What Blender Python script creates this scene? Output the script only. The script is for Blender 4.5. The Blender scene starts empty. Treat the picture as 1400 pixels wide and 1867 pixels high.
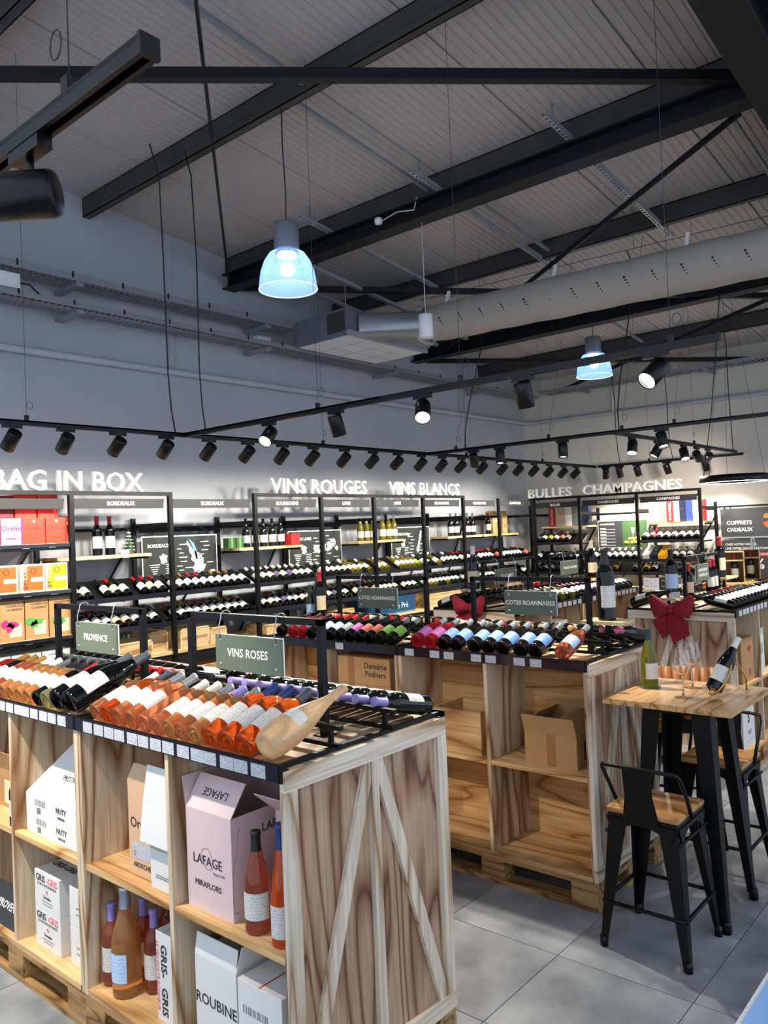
import bpy, bmesh, math, random
from mathutils import Vector, Matrix
random.seed(7)
SC = bpy.context.scene
COL = SC.collection
# ------------------------------------------------------------------ camera
F_PX, YAW, PITCH, ROLL, CAMH = 1444.0, 0.708536, 0.0232689, -0.0409900, 1.9
fw = Vector((math.cos(YAW)*math.cos(PITCH), math.sin(YAW)*math.cos(PITCH), math.sin(PITCH)))
rt = fw.cross(Vector((0, 0, 1))).normalized(); up = rt.cross(fw)
r2 = math.cos(ROLL)*rt + math.sin(ROLL)*up
u2 = -math.sin(ROLL)*rt + math.cos(ROLL)*up
cd = bpy.data.cameras.new('camera'); cam = bpy.data.objects.new('camera', cd); COL.objects.link(cam)
cd.sensor_fit = 'HORIZONTAL'; cd.sensor_width = 36.0; cd.lens = 36.0*F_PX/1400.0; cd.clip_start = 0.02
cam.matrix_world = Matrix(((r2.x, u2.x, -fw.x, 0), (r2.y, u2.y, -fw.y, 0), (r2.z, u2.z, -fw.z, CAMH), (0, 0, 0, 1)))
SC.camera = cam
# ------------------------------------------------------------------ world, exposure
w = bpy.data.worlds.new('world'); SC.world = w; w.use_nodes = True
WORLD_COL, WORLD_STR = (0.68, 0.81, 1.0), 0.80
w.node_tree.nodes['Background'].inputs[0].default_value = (*WORLD_COL, 1)
w.node_tree.nodes['Background'].inputs[1].default_value = WORLD_STR
SC.view_settings.view_transform = 'Standard'; SC.view_settings.look = 'None'
SC.view_settings.exposure = 1.0; SC.view_settings.gamma = 1.0; SC.view_settings.use_curve_mapping = False
SPOT_W, SPOT_COL = 62.0, (1.0, 0.91, 0.79)

# ------------------------------------------------------------------ materials
def lin(c):
    return c/12.92 if c <= 0.04045 else ((c+0.055)/1.055)**2.4
def hx(h):
    h = h.lstrip('#'); return tuple(lin(int(h[i:i+2], 16)/255) for i in (0, 2, 4))
M = {}
def mat(name, col, rough=0.6, metal=0.0, spec=0.5, **kw):
    m = bpy.data.materials.new(name); m.use_nodes = True
    b = m.node_tree.nodes['Principled BSDF']
    if isinstance(col, str): col = hx(col)
    b.inputs['Base Color'].default_value = (*col, 1)
    b.inputs['Roughness'].default_value = rough; b.inputs['Metallic'].default_value = metal
    b.inputs['Specular IOR Level'].default_value = spec
    for k, v in kw.items():
        b.inputs[k.replace('_', ' ')].default_value = v
    M[name] = m
    return m
def nodes(m):
    return m.node_tree.nodes, m.node_tree.links, m.node_tree.nodes['Principled BSDF']
def coords(m, scale):
    N, L, B = nodes(m)
    tc = N.new('ShaderNodeTexCoord'); oi = N.new('ShaderNodeObjectInfo')
    mul = N.new('ShaderNodeVectorMath'); mul.operation = 'SCALE'; mul.inputs[0].default_value = (7.3, 5.1, 9.7)
    L.new(oi.outputs['Random'], mul.inputs['Scale'])
    add = N.new('ShaderNodeVectorMath'); add.operation = 'ADD'
    L.new(tc.outputs['Object'], add.inputs[0]); L.new(mul.outputs[0], add.inputs[1])
    mp = N.new('ShaderNodeMapping'); mp.inputs['Scale'].default_value = scale
    L.new(add.outputs[0], mp.inputs['Vector'])
    return mp, add
def ramp(m, stops):
    N, L, B = nodes(m)
    r = N.new('ShaderNodeValToRGB'); e = r.color_ramp.elements
    while len(e) > 1: e.remove(e[-1])
    e[0].position = stops[0][0]; e[0].color = (*stops[0][1], 1)
    for p, c in stops[1:]:
        x = e.new(p); x.color = (*c, 1)
    return r
def wood(name, light, mid, dark, axis='z', rings=9.0, size=3.2, rough=0.55):
    m = mat(name, light, rough); N, L, B = nodes(m)
    light, mid, dark = hx(light), hx(mid), hx(dark)
    s = {'x': (0.13, 1, 1), 'y': (1, 0.13, 1), 'z': (1, 1, 0.13)}[axis]
    mp, add = coords(m, tuple(v*size for v in s))
    n1 = N.new('ShaderNodeTexNoise'); n1.inputs['Scale'].default_value = 1.0; n1.inputs['Detail'].default_value = 2.5
    n1.inputs['Distortion'].default_value = 0.25; n1.inputs['Roughness'].default_value = 0.4
    L.new(mp.outputs[0], n1.inputs['Vector'])
    mu = N.new('ShaderNodeMath'); mu.operation = 'MULTIPLY'; mu.inputs[1].default_value = rings
    L.new(n1.outputs['Fac'], mu.inputs[0])
    fr = N.new('ShaderNodeMath'); fr.operation = 'FRACT'; L.new(mu.outputs[0], fr.inputs[0])
    rp = ramp(m, [(0.0, dark), (0.07, mid), (0.30, light), (0.70, light), (0.90, mid), (0.985, dark), (1.0, dark)])
    L.new(fr.outputs[0], rp.inputs[0])
    # fine fibres
    mp2 = N.new('ShaderNodeMapping'); f = {'x': (3, 90, 90), 'y': (90, 3, 90), 'z': (90, 90, 3)}[axis]
    mp2.inputs['Scale'].default_value = f; L.new(add.outputs[0], mp2.inputs['Vector'])
    n2 = N.new('ShaderNodeTexNoise'); n2.inputs['Scale'].default_value = 1.0; n2.inputs['Detail'].default_value = 2
    L.new(mp2.outputs[0], n2.inputs['Vector'])
    rp2 = ramp(m, [(0.3, (0.72, 0.70, 0.68)), (0.65, (1, 1, 1))]); L.new(n2.outputs['Fac'], rp2.inputs[0])
    # knots
    vo = N.new('ShaderNodeTexVoronoi'); vo.inputs['Scale'].default_value = 1.35; L.new(mp.outputs[0], vo.inputs['Vector'])
    rp3 = ramp(m, [(0.0, (0.42, 0.26, 0.16)), (0.045, (0.6, 0.45, 0.34)), (0.09, (1, 1, 1))]); L.new(vo.outputs['Distance'], rp3.inputs[0])
    a = N.new('ShaderNodeMix'); a.data_type = 'RGBA'; a.blend_type = 'MULTIPLY'; a.inputs[0].default_value = 1
    L.new(rp.outputs[0], a.inputs[6]); L.new(rp2.outputs[0], a.inputs[7])
    b2 = N.new('ShaderNodeMix'); b2.data_type = 'RGBA'; b2.blend_type = 'MULTIPLY'; b2.inputs[0].default_value = 1
    L.new(a.outputs[2], b2.inputs[6]); L.new(rp3.outputs[0], b2.inputs[7])
    L.new(b2.outputs[2], B.inputs['Base Color'])
    return m
def mottled(name, c1, c2, scale=4.0, rough=0.6, bump=0.0, detail=6, **kw):
    m = mat(name, c1, rough, **kw); N, L, B = nodes(m)
    mp, add = coords(m, (scale,)*3)
    n = N.new('ShaderNodeTexNoise'); n.inputs['Scale'].default_value = 1; n.inputs['Detail'].default_value = detail
    L.new(mp.outputs[0], n.inputs['Vector'])
    rp = ramp(m, [(0.3, hx(c1)), (0.7, hx(c2))]); L.new(n.outputs['Fac'], rp.inputs[0])
    L.new(rp.outputs[0], B.inputs['Base Color'])
    if bump:
        bp = N.new('ShaderNodeBump'); bp.inputs['Strength'].default_value = bump; bp.inputs['Distance'].default_value = 0.01
        L.new(n.outputs['Fac'], bp.inputs['Height']); L.new(bp.outputs[0], B.inputs['Normal'])
    return m
def printed(name, paper, ink, dens=0.52, sx=160, sz=95):
    """paper with rows of small print"""
    m = mat(name, paper, 0.55); N, L, B = nodes(m)
    mp, add = coords(m, (1, 1, 1))
    sep = N.new('ShaderNodeSeparateXYZ'); tc = N.new('ShaderNodeTexCoord'); L.new(tc.outputs['Object'], sep.inputs[0])
    mz = N.new('ShaderNodeMath'); mz.operation = 'MULTIPLY'; mz.inputs[1].default_value = sz*1.5; L.new(sep.outputs['Z'], mz.inputs[0])
    fr = N.new('ShaderNodeMath'); fr.operation = 'FRACT'; L.new(mz.outputs[0], fr.inputs[0])
    gt = N.new('ShaderNodeMath'); gt.operation = 'GREATER_THAN'; gt.inputs[1].default_value = 0.55; L.new(fr.outputs[0], gt.inputs[0])
    nz = N.new('ShaderNodeTexNoise'); nz.inputs['Scale'].default_value = sx*2.2; nz.inputs['Detail'].default_value = 0
    L.new(add.outputs[0], nz.inputs['Vector'])
    g2 = N.new('ShaderNodeMath'); g2.operation = 'GREATER_THAN'; g2.inputs[1].default_value = dens; L.new(nz.outputs['Fac'], g2.inputs[0])
    mm = N.new('ShaderNodeMath'); mm.operation = 'MULTIPLY'; L.new(gt.outputs[0], mm.inputs[0]); L.new(g2.outputs[0], mm.inputs[1])
    mx = N.new('ShaderNodeMix'); mx.data_type = 'RGBA'; L.new(mm.outputs[0], mx.inputs[0])
    pa, ik = hx(paper), hx(ink); ik = tuple(p*.45+q*.55 for p, q in zip(pa, ik))
    mx.inputs[6].default_value = (*pa, 1); mx.inputs[7].default_value = (*ik, 1)
    L.new(mx.outputs[2], B.inputs['Base Color'])
    return m
def emit(name, col, strength):
    m = mat(name, col, 0.4); B = nodes(m)[2]
    B.inputs['Emission Color'].default_value = (*(hx(col) if isinstance(col, str) else col), 1)
    B.inputs['Emission Strength'].default_value = strength
    return m
def glass(name, col, rough=0.02, trans=1.0, ior=1.45):
    m = mat(name, col, rough); B = nodes(m)[2]
    B.inputs['Transmission Weight'].default_value = trans; B.inputs['IOR'].default_value = ior
    return m

mottled('wall_paint', '#9da1a7', '#a6aaaf', 0.8, 0.85)
mottled('wall_cream', '#bfbcb0', '#c8c5b9', 0.8, 0.85)
mat('ceiling_sheet', '#a8a29f', 0.55)
tl = mottled('tile', '#767b80', '#a3a7aa', 4.5, 0.36, detail=12, spec=0.5)
N_, L_, B_ = nodes(tl)
oi_ = N_.new('ShaderNodeObjectInfo'); hs_ = N_.new('ShaderNodeHueSaturation'); mr_ = N_.new('ShaderNodeMapRange'); mr_.inputs[3].default_value = .84; mr_.inputs[4].default_value = 1.1
L_.new(oi_.outputs['Random'], mr_.inputs[0]); L_.new(mr_.outputs[0], hs_.inputs['Value'])
L_.new(B_.inputs['Base Color'].links[0].from_socket, hs_.inputs['Color']); L_.new(hs_.outputs[0], B_.inputs['Base Color'])
mat('grout', '#55585b', 0.9)
mottled('black_steel', '#08090b', '#0c0d10', 9, 0.45, spec=0.22)
mottled('dark_steel', '#101216', '#16191e', 5, 0.5, spec=0.25)
mottled('purlin_steel', '#2e2d2d', '#3a3837', 4, 0.5)
mat('galvanised', '#a4abb3', 0.35, 0.45)
mat('galv_dull', '#858a90', 0.45, 0.25)
mat('black_plastic', '#08080a', 0.34, 0, 0.3)
mat('wire', '#3a3c40', 0.4, 0.5)
mat('cord', '#0a0a0b', 0.6)
mat('orange_cable', '#8a4632', 0.6)
mat('white_plastic', '#d9dade', 0.4)
mat('white_paint', '#f4f3ee', 0.5)
mat('duct_fabric', '#9a958e', 0.8)
mat('foil', '#8f9297', 0.35, 0.7)
mat('hole', '#050505', 0.9)
mat('lamp_grey', '#5d616a', 0.5)
wood('ply_side', '#d9c4a4', '#b08c64', '#8a603c', 'z', 11, 3.0)
wood('ply_end', '#bd9c80', '#9a6f54', '#6d422e', 'z', 13, 3.8)
wood('ply_trim', '#e0d2bf', '#cbb397', '#a5825f', 'z', 8, 3.6)
wood('ply_trim_y', '#e0d2bf', '#cbb397', '#a5825f', 'x', 8, 3.6)
wood('ply_brace', '#e0d2bf', '#cbb397', '#a5825f', 'y', 8, 3.6)
wood('ply_in', '#d8ad74', '#c08f55', '#94632f', 'y', 9, 3.0)
wood('ply_shelf', '#dcb47e', '#c4955c', '#99693a', 'y', 8, 3.4)
wood('ply_top', '#d3bb98', '#b99a74', '#8e6a48', 'y', 9, 3.0)
wood('pallet_wood', '#b58c5a', '#94703f', '#6b4a2a', 'y', 8, 6)
wood('shelf_pine', '#dcc08f', '#c9a670', '#a88450', 'x', 6, 4)
wood('shelf_pine_y', '#dcc08f', '#c9a670', '#a88450', 'y', 6, 4)
wood('box_pine', '#d3b180', '#bd9763', '#96713f', 'x', 6, 5)
wood('table_wood', '#dcae78', '#c4915a', '#93612f', 'x', 9, 5, 0.35)
wood('seat_wood', '#c58f57', '#a9723d', '#7d4e25', 'y', 8, 6, 0.4)
mottled('kraft', '#a97f50', '#b58a5a', 6, 0.75)
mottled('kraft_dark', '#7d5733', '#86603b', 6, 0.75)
mat('tape', '#9a6c40', 0.35)
mat('carton_white', '#d6d5d0', 0.6); mat('carton_grey', '#a9a9a6', 0.6)
mat('carton_pink', '#cfb6b6', 0.6); mat('carton_peach', '#d2ab86', 0.6)
mat('red_orange', '#e2341c', 0.45); mat('magenta', '#c42e6e', 0.45); mat('pink', '#e37ab8', 0.45); mat('lime', '#5cc03a', 0.45)
mat('dark_red', '#7c1420', 0.5); mat('orange', '#ea5a1e', 0.45); mat('yellow', '#edae12', 0.45); mat('red', '#c01c25', 0.5)
mat('blue_box', '#1c4568', 0.45); mat('pale_blue', '#8fb4e0', 0.5); mat('green', '#4f9a45', 0.6); mat('gold', '#b98e4a', 0.3, 0.8)
mat('beige', '#b3a48f', 0.5); mat('grey_green', '#5d6e6c', 0.5); mat('navy', '#16203a', 0.45); mat('royal', '#2b3f86', 0.45); mat('pink_pale', '#d7a9a8', 0.5); mat('grey', '#8e8e8e', 0.5)
mat('ink', '#2a2626', 0.7); mat('ink_grey', '#76716f', 0.7); mat('ink_red', '#c8433f', 0.7); mat('ink_pink', '#dd6f76', 0.7)
bm_ = mat('barcode', '#d6d5d0', 0.7); N_, L_, B_ = nodes(bm_)
tc_ = N_.new('ShaderNodeTexCoord'); sp_ = N_.new('ShaderNodeSeparateXYZ'); ad_ = N_.new('ShaderNodeMath'); ad_.operation = 'ADD'; nz_ = N_.new('ShaderNodeTexNoise'); nz_.noise_dimensions = '1D'; nz_.inputs['Scale'].default_value = 260; nz_.inputs['Detail'].default_value = 0
L_.new(tc_.outputs['Object'], sp_.inputs[0]); L_.new(sp_.outputs['X'], ad_.inputs[0]); L_.new(sp_.outputs['Y'], ad_.inputs[1]); L_.new(ad_.outputs[0], nz_.inputs['W'])
rb_ = ramp(bm_, [(.49, hx('#3a3838')), (.51, hx('#d6d5d0'))]); L_.new(nz_.outputs[0], rb_.inputs[0]); L_.new(rb_.outputs[0], B_.inputs['Base Color'])
mat('sign_green', '#545f50', 0.5); mat('header_grey', '#2a2b2c', 0.55, 0, .3); mat('sign_dark', '#303234', 0.5)
mat('poster_green', '#2b322f', 0.6, 0, .3); mat('white_print', '#dcdad4', 0.6); mat('sky_print', '#7fb0e6', 0.4)
mat('river_blue', '#69aeda', 0.6); mat('grape', '#b8b83a', 0.5); mat('leaf', '#31502a', 0.7)
printed('ticket', '#c2c4c8', '#4a4c52', 0.45, 90, 110)
printed('label_white', '#d2cfc8', '#77726c', 0.56, 130, 70)
printed('label_cream', '#dccdaa', '#80694c', 0.56, 130, 70)
printed('label_blue', '#6e93cc', '#2d4470', 0.55, 130, 70)
printed('label_paleblue', '#b5cdea', '#6c86ad', 0.56, 130, 70)
printed('label_green', '#8fbf57', '#5d7d3a', 0.56, 100, 50)
printed('label_orange', '#d0654a', '#6d5a66', 0.5, 60, 30)
printed('label_magenta', '#b04fa0', '#8d8aa2', 0.5, 60, 30)
printed('label_red', '#c63040', '#e9b9b9', 0.6, 90, 50)
printed('label_grey', '#8fa09c', '#5e6b69', 0.55, 90, 50)
printed('label_dark', '#38424e', '#a5aab0', 0.62, 90, 50)
printed('label_navy', '#27406e', '#d8703a', 0.5, 45, 22)
printed('label_gold', '#c9a24c', '#7a5a20', 0.56, 130, 70)
mat('glass_dark', '#050608', 0.06, 0, 0.38); mat('glass_green', '#0f140a', 0.06, 0, 0.4); mat('glass_brown', '#110a06', 0.06, 0, 0.4)
glass('glass_olive', '#6f6418', 0.02, 0.35); glass('glass_lime', '#8f9a24', 0.01, 0.8, 1.36)
glass('wine_rose', '#ffab78', 0.01, 0.88, 1.36); glass('wine_orange', '#ff7a2e', 0.01, 0.88, 1.36); glass('wine_amber', '#ffc47e', 0.01, 0.88, 1.36)
glass('wine_peach', '#ffdbab', 0.2, 0.6, 1.33); glass('wine_pinkred', '#d8303c', 0.01, 0.8, 1.36); glass('wine_copper', '#e2805e', 0.01, 0.85, 1.36); glass('wine_white', '#efe6a8', 0.01, 0.9, 1.36)
for n, c, r, me in (('cap_red', '#a3141f', .35, .2), ('cap_black', '#101014', .4, .1), ('cap_gold', '#a5803c', .35, .6), ('cap_white', '#d8d3c6', .45, 0),
                    ('cap_silver', '#a9b2b8', .32, .7), ('cap_purple', '#8b7fc0', .45, 0), ('cap_blue', '#1c3570', .4, .1), ('cap_slate', '#454c52', .45, 0),
                    ('cap_pink', '#c7637e', .4, .2), ('cap_tan', '#b08f66', .5, 0), ('cap_brown', '#6c4026', .45, .2), ('cap_green', '#14362a', .4, .1), ('cap_orange', '#c0642a', .4, .3)):
    mat(n, c, r, me)
mat('clear_strip', '#1a1c26', 0.12, 0, 0.8)
glass('clear_glass', '#ffffff', 0.0, 1.0, 1.45)
mottled('bow_cloth', '#7c0d1d', '#8f1224', 40, 0.9)
mottled('leather_tan', '#9a5f2c', '#ab6c35', 10, 0.45)
emit('lens', (1.0, 0.93, 0.82), 22.0); emit('ring_light', (1.0, 0.95, 0.88), 9.0); emit('lamp_glow', (0.55, 0.75, 1.0), 6.0)
# ribbed polycarbonate shade: a translucent shell that the lamp inside lights up
m = mat('shade', (0.42, 0.56, 1.0), 0.12); B = nodes(m)[2]
B.inputs['Transmission Weight'].default_value = 0.75; B.inputs['IOR'].default_value = 1.1
B.inputs['Emission Color'].default_value = (0.32, 0.52, 1.0, 1); B.inputs['Emission Strength'].default_value = 0.16
emit('shade_rim', (0.55, 0.78, 1.0), 0.7)

# ------------------------------------------------------------------ geometry helpers
CACHE = {}
def from_py(name, v, f, smooth=False):
    me = bpy.data.meshes.new(name); me.from_pydata(v, [], f); me.update()
    if smooth: me.polygons.foreach_set('use_smooth', [True]*len(me.polygons))
    return me
BF = [(0, 3, 2, 1), (4, 5, 6, 7), (0, 1, 5, 4), (1, 2, 6, 5), (2, 3, 7, 6), (3, 0, 4, 7)]
def box_v(x0, y0, z0, x1, y1, z1):
    return [(x0, y0, z0), (x1, y0, z0), (x1, y1, z0), (x0, y1, z0), (x0, y0, z1), (x1, y0, z1), (x1, y1, z1), (x0, y1, z1)]
def boxes_mesh(name, bs):
    v, f = [], []
    for b in bs:
        n = len(v); v += box_v(*b); f += [tuple(i+n for i in q) for q in BF]
    return from_py(name, v, f)
def box_mesh(sx, sy, sz, bevel=0.0):
    k = ('box', round(sx, 4), round(sy, 4), round(sz, 4), bevel)
    if k not in CACHE:
        me = boxes_mesh('block', [(-sx/2, -sy/2, -sz/2, sx/2, sy/2, sz/2)])
        if bevel:
            bm = bmesh.new(); bm.from_mesh(me)
            bmesh.ops.bevel(bm, geom=list(bm.edges), offset=bevel, segments=2, affect='EDGES', profile=0.6)
            bm.to_mesh(me); bm.free()
        CACHE[k] = me
    return CACHE[k]
def tube_mesh(pts, r, n=8, closed=False, name='tube'):
    pts = [Vector(p) for p in pts]; v, f = [], []; N = len(pts)
    prev = None
    for i, p in enumerate(pts):
        if closed: t = pts[(i+1) % N]-pts[i-1]
        else: t = pts[min(i+1, N-1)]-pts[max(i-1, 0)]
        t.normalize()
        if prev is None:
            a = Vector((0, 0, 1)) if abs(t.z) < .9 else Vector((1, 0, 0)); u = t.cross(a).normalized()
        else: u = (prev-t*prev.dot(t)).normalized()
        prev = u; b = t.cross(u)
        rr = r[i] if isinstance(r, (list, tuple)) else r
        for j in range(n):
            a = 2*math.pi*j/n; v.append(tuple(p+(u*math.cos(a)+b*math.sin(a))*rr))
    for i in range(N if closed else N-1):
        for j in range(n):
            f.append((i*n+j, i*n+(j+1) % n, ((i+1) % N)*n+(j+1) % n, ((i+1) % N)*n+j))
    if not closed: f += [tuple(range(n-1, -1, -1)), tuple(range((N-1)*n, N*n))]
    return from_py(name, v, f, True)
def lathe_mesh(prof, n=20, a0=0.0, a1=2*math.pi, name='turned', smooth=True):
    full = abs(a1-a0-2*math.pi) < 1e-6; v, f = [], []
    m = n if full else n+1
    for r, z in prof:
        for j in range(m):
            a = a0+(a1-a0)*j/n; v.append((r*math.cos(a), r*math.sin(a), z))
    for i in range(len(prof)-1):
        for j in range(n):
            k = (j+1) % m if full else j+1
            f.append((i*m+j, i*m+k, (i+1)*m+k, (i+1)*m+j))
    me = from_py(name, v, f, smooth)
    bm = bmesh.new(); bm.from_mesh(me); bmesh.ops.remove_doubles(bm, verts=bm.verts, dist=1e-5)
    bm.to_mesh(me); bm.free()
    if smooth: me.polygons.foreach_set('use_smooth', [True]*len(me.polygons))
    return me
def prism_mesh(poly, h0, h1, name='plate'):
    """polygon (x,y) extruded from z h0 to h1"""
    n = len(poly)
    v = [(x, y, h0) for x, y in poly]+[(x, y, h1) for x, y in poly]
    f = [tuple(range(n-1, -1, -1)), tuple(range(n, 2*n))]+[(i, (i+1) % n, (i+1) % n+n, i+n) for i in range(n)]
    return from_py(name, v, f)
def text_mesh(body, size, depth=0.002, bold=0.0, align='CENTER'):
    k = ('txt', body, size, depth, bold, align)
    if k not in CACHE:
        cu = bpy.data.curves.new('txt', 'FONT'); cu.body = body; cu.size = size; cu.extrude = depth/2; cu.offset = bold*size
        cu.align_x = align; cu.align_y = 'CENTER'; cu.resolution_u = 2
        o = bpy.data.objects.new('txt', cu); COL.objects.link(o)
        dg = bpy.context.evaluated_depsgraph_get()
        me = bpy.data.meshes.new_from_object(o.evaluated_get(dg)); me.materials.clear()
        bpy.data.objects.remove(o); bpy.data.curves.remove(cu)
        CACHE[k] = me
    return CACHE[k]
def split_loose(me):
    bm = bmesh.new(); bm.from_mesh(me); bmesh.ops.remove_doubles(bm, verts=bm.verts, dist=1e-6); bm.verts.ensure_lookup_table()
    seen = set(); out = []
    for v0 in bm.verts:
        if v0.index in seen: continue
        st = [v0]; comp = set([v0.index]); seen.add(v0.index)
        while st:
            a = st.pop()
            for e in a.link_edges:
                b = e.other_vert(a)
                if b.index not in seen: seen.add(b.index); comp.add(b.index); st.append(b)
        idx = {j: i for i, j in enumerate(sorted(comp))}
        vs = [tuple(bm.verts[j].co) for j in sorted(comp)]
        fs = [tuple(idx[v.index] for v in fc.verts) for fc in bm.faces if fc.verts[0].index in comp]
        out.append(from_py('letter', vs, fs))
    bm.free(); return out
def frame_mat(origin, right, upv):
    r = Vector(right).normalized(); u = Vector(upv).normalized(); n = r.cross(u)
    return Matrix(((r.x, u.x, n.x, origin[0]), (r.y, u.y, n.y, origin[1]), (r.z, u.z, n.z, origin[2]), (0, 0, 0, 1)))
def put(name, me, material, parent=None, loc=None, matrix=None, label=None, kind=None):
    o = bpy.data.objects.new(name, me); COL.objects.link(o)
    if material is not None:
        mm = M[material] if isinstance(material, str) else material
        if not me.materials: me.materials.append(mm)
        o.material_slots[0].link = 'OBJECT'; o.material_slots[0].material = mm
    if parent is not None: o.parent = parent
    if matrix is not None: o.matrix_basis = matrix
    elif loc is not None: o.location = loc
    if label: o['label'] = label
    if kind: o['kind'] = kind
    return o
def tag(o, label, cat, group=None):
    o['label'] = label; o['category'] = cat
    if group: o['group'] = group
    return o
class T:
    """a thing: an Empty at its base that parents its parts (parts in the thing's own frame)"""
    def __init__(s, name, label, cat, loc=(0, 0, 0), rotz=0.0, group=None, kind=None, root=None):
        o = root or bpy.data.objects.new(name, None)
        if root is None:
            COL.objects.link(o); o.empty_display_size = 0.05
        o.location = loc; o.rotation_euler = (0, 0, rotz); s.o = o
        if kind: o['kind'] = kind
        if label: o['label'] = label
        if cat: o['category'] = cat
        if group: o['group'] = group
        s.loc = Vector(loc); s.rot = rotz
    def b(s, name, x0, y0, z0, x1, y1, z1, m, parent=None, off=(0, 0, 0), bevel=0.0, kind=None, label=None):
        if parent is not None and off == (0, 0, 0): off = tuple(parent.location)
        return put(name, box_mesh(abs(x1-x0), abs(y1-y0), abs(z1-z0), bevel), m, parent or s.o,
                   ((x0+x1)/2-off[0], (y0+y1)/2-off[1], (z0+z1)/2-off[2]), kind=kind, label=label)
    def m(s, name, me, material, loc=(0, 0, 0), matrix=None, parent=None, kind=None, label=None):
        return put(name, me, material, parent or s.o, loc, matrix, kind=kind, label=label)
    def w(s, lx, ly, z):
        c, n = math.cos(s.rot), math.sin(s.rot)
        return (s.loc.x+lx*c-ly*n, s.loc.y+lx*n+ly*c, s.loc.z+z)
    def text(s, body, size, origin, right, upv, m, depth=0.002, bold=0.0, name='lettering', align='CENTER', parent=None):
        return put(name, text_mesh(body, size, depth, bold, align), m, parent or s.o, matrix=frame_mat(origin, right, upv))
def struct(name, me, m, loc=(0, 0, 0), parent=None):
    o = put(name, me, m, parent, loc)
    if parent is None: o['kind'] = 'structure'
    return o
def bar_mesh(p0, p1, wd, ht):
    """rectangular bar between two points (centre line); ht measured near-vertical"""
    p0, p1 = Vector(p0), Vector(p1); d = (p1-p0); L = d.length; d.normalize()
    sx = d.cross(Vector((0, 0, 1)))
    sx = sx.normalized() if sx.length > 1e-4 else Vector((1, 0, 0)); uz = sx.cross(d)
    v = []
    for p in (p0, p1):
        for a, b in ((-1, -1), (1, -1), (1, 1), (-1, 1)): v.append(tuple(p+sx*a*wd/2+uz*b*ht/2))
    return from_py('bar', v, [(3, 2, 1, 0), (4, 5, 6, 7), (0, 1, 5, 4), (1, 2, 6, 5), (2, 3, 7, 6), (3, 0, 4, 7)])

# ================================================================== SETTING
WY, WX = 7.1, 12.1
def cz(x): return 5.69-0.11*x
# floor tiles
fl = struct('floor', boxes_mesh('floor_slab', [(-2.2, -3, -0.06, WX, WY, -0.012)]), 'grout')
TS = 0.59; tm = box_mesh(TS-0.004, TS-0.004, 0.0115, 0.0012)
i0 = int((0.1-3.13)/TS)-1
for i in range(i0, 16):
    for j in range(-4, 11):
        x, y = 3.13+(i+.5)*TS, 1.19+(j+.5)*TS
        if x < -0.3 or x+TS/2 > WX+0.3 or y+TS/2 > WY+.3: continue
        if y < -1.0: continue
        put('floor_tile', tm, 'tile', fl, (x, y, -0.0058))
# walls
struct('wall_left', from_py('wall', [(-2.2, WY, 0), (WX, WY, 0), (WX, WY, cz(WX)), (-2.2, WY, cz(-2.2)), (-2.2, WY+.15, 0), (WX, WY+.15, 0), (WX, WY+.15, cz(WX)), (-2.2, WY+.15, cz(-2.2))], [(0, 1, 2, 3), (7, 6, 5, 4), (0, 4, 5, 1), (1, 5, 6, 2), (2, 6, 7, 3), (3, 7, 4, 0)]), 'wall_paint')
struct('wall_right', boxes_mesh('wall', [(WX, -3, 0, WX+.15, WY+.15, cz(WX))]), 'wall_cream')
# ribbed roof sheets
ceil = struct('ceiling', from_py('roof_deck', [(-2.2, -3, cz(-2.2)+.03), (WX+.15, -3, cz(WX+.15)+.03), (WX+.15, WY+.15, cz(WX+.15)+.03), (-2.2, WY+.15, cz(-2.2)+.03),
     (-2.2, -3, cz(-2.2)+.1), (WX+.15, -3, cz(WX+.15)+.1), (WX+.15, WY+.15, cz(WX+.15)+.1), (-2.2, WY+.15, cz(-2.2)+.1)], BF), 'ceiling_sheet')
def roof_panel():
    prof = []; n = 14; W = 1.0; p = (W-0.012)/n
    for k in range(n):
        y = 0.006+k*p
        prof += [(y, 0.0), (y+p-0.014, 0.0), (y+p-0.010, 0.007), (y+p-0.004, 0.007)]
    prof += [(W-0.006, 0.0), (W-0.006, 0.028), ]
    prof = [(0.006, 0.028)]+prof
    v = [(-2.2, y, cz(-2.2)+h) for y, h in prof]+[(WX, y, cz(WX)+h) for y, h in prof]; n = len(prof)
    return from_py('roof_panel', v, [(i, i+1, i+1+n, i+n) for i in range(n-1)])
rp = roof_panel()
for k in range(10): put('roof_panel', rp, 'ceiling_sheet', ceil, (0, WY-1-k, 0))
# purlins and beams (structure of the roof)
def purlin(x, ymin=-3.0, deep=False, nm='purlin'):
    t = cz(x)-0.004; b0 = cz(x)-0.19
    bs = [(x-.035, ymin, b0, x-.029, WY, t), (x-.035, ymin, t-.008, x+.035, WY, t), (x-.035, ymin, b0, x+.035, WY, b0+.008), (x+.027, ymin, b0, x+.035, WY, b0+.03), (x-.038, ymin, b0+.06, x-.035, WY, b0+.075)]
    return put(nm, boxes_mesh('purlin', bs), 'purlin_steel', None, kind='structure')
def hbeam(x, ymin):
    t = cz(x)-0.195; h = 0.17
    bs = [(x-.09, ymin, t-.012, x+.09, WY, t), (x-.09, ymin, t-h, x+.09, WY, t-h+.012), (x-.006, ymin, t-h+.012, x+.006, WY, t-.012)]
    return put('trim_beam', boxes_mesh('beam', bs), 'dark_steel', None, kind='structure')
for x in (0.6, 2.3, 4.0, 5.72, 7.45, 9.1, 10.8): purlin(x, nm='trim_purlin')
for x in (5.72, 9.1): hbeam(x, 1.3)
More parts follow.
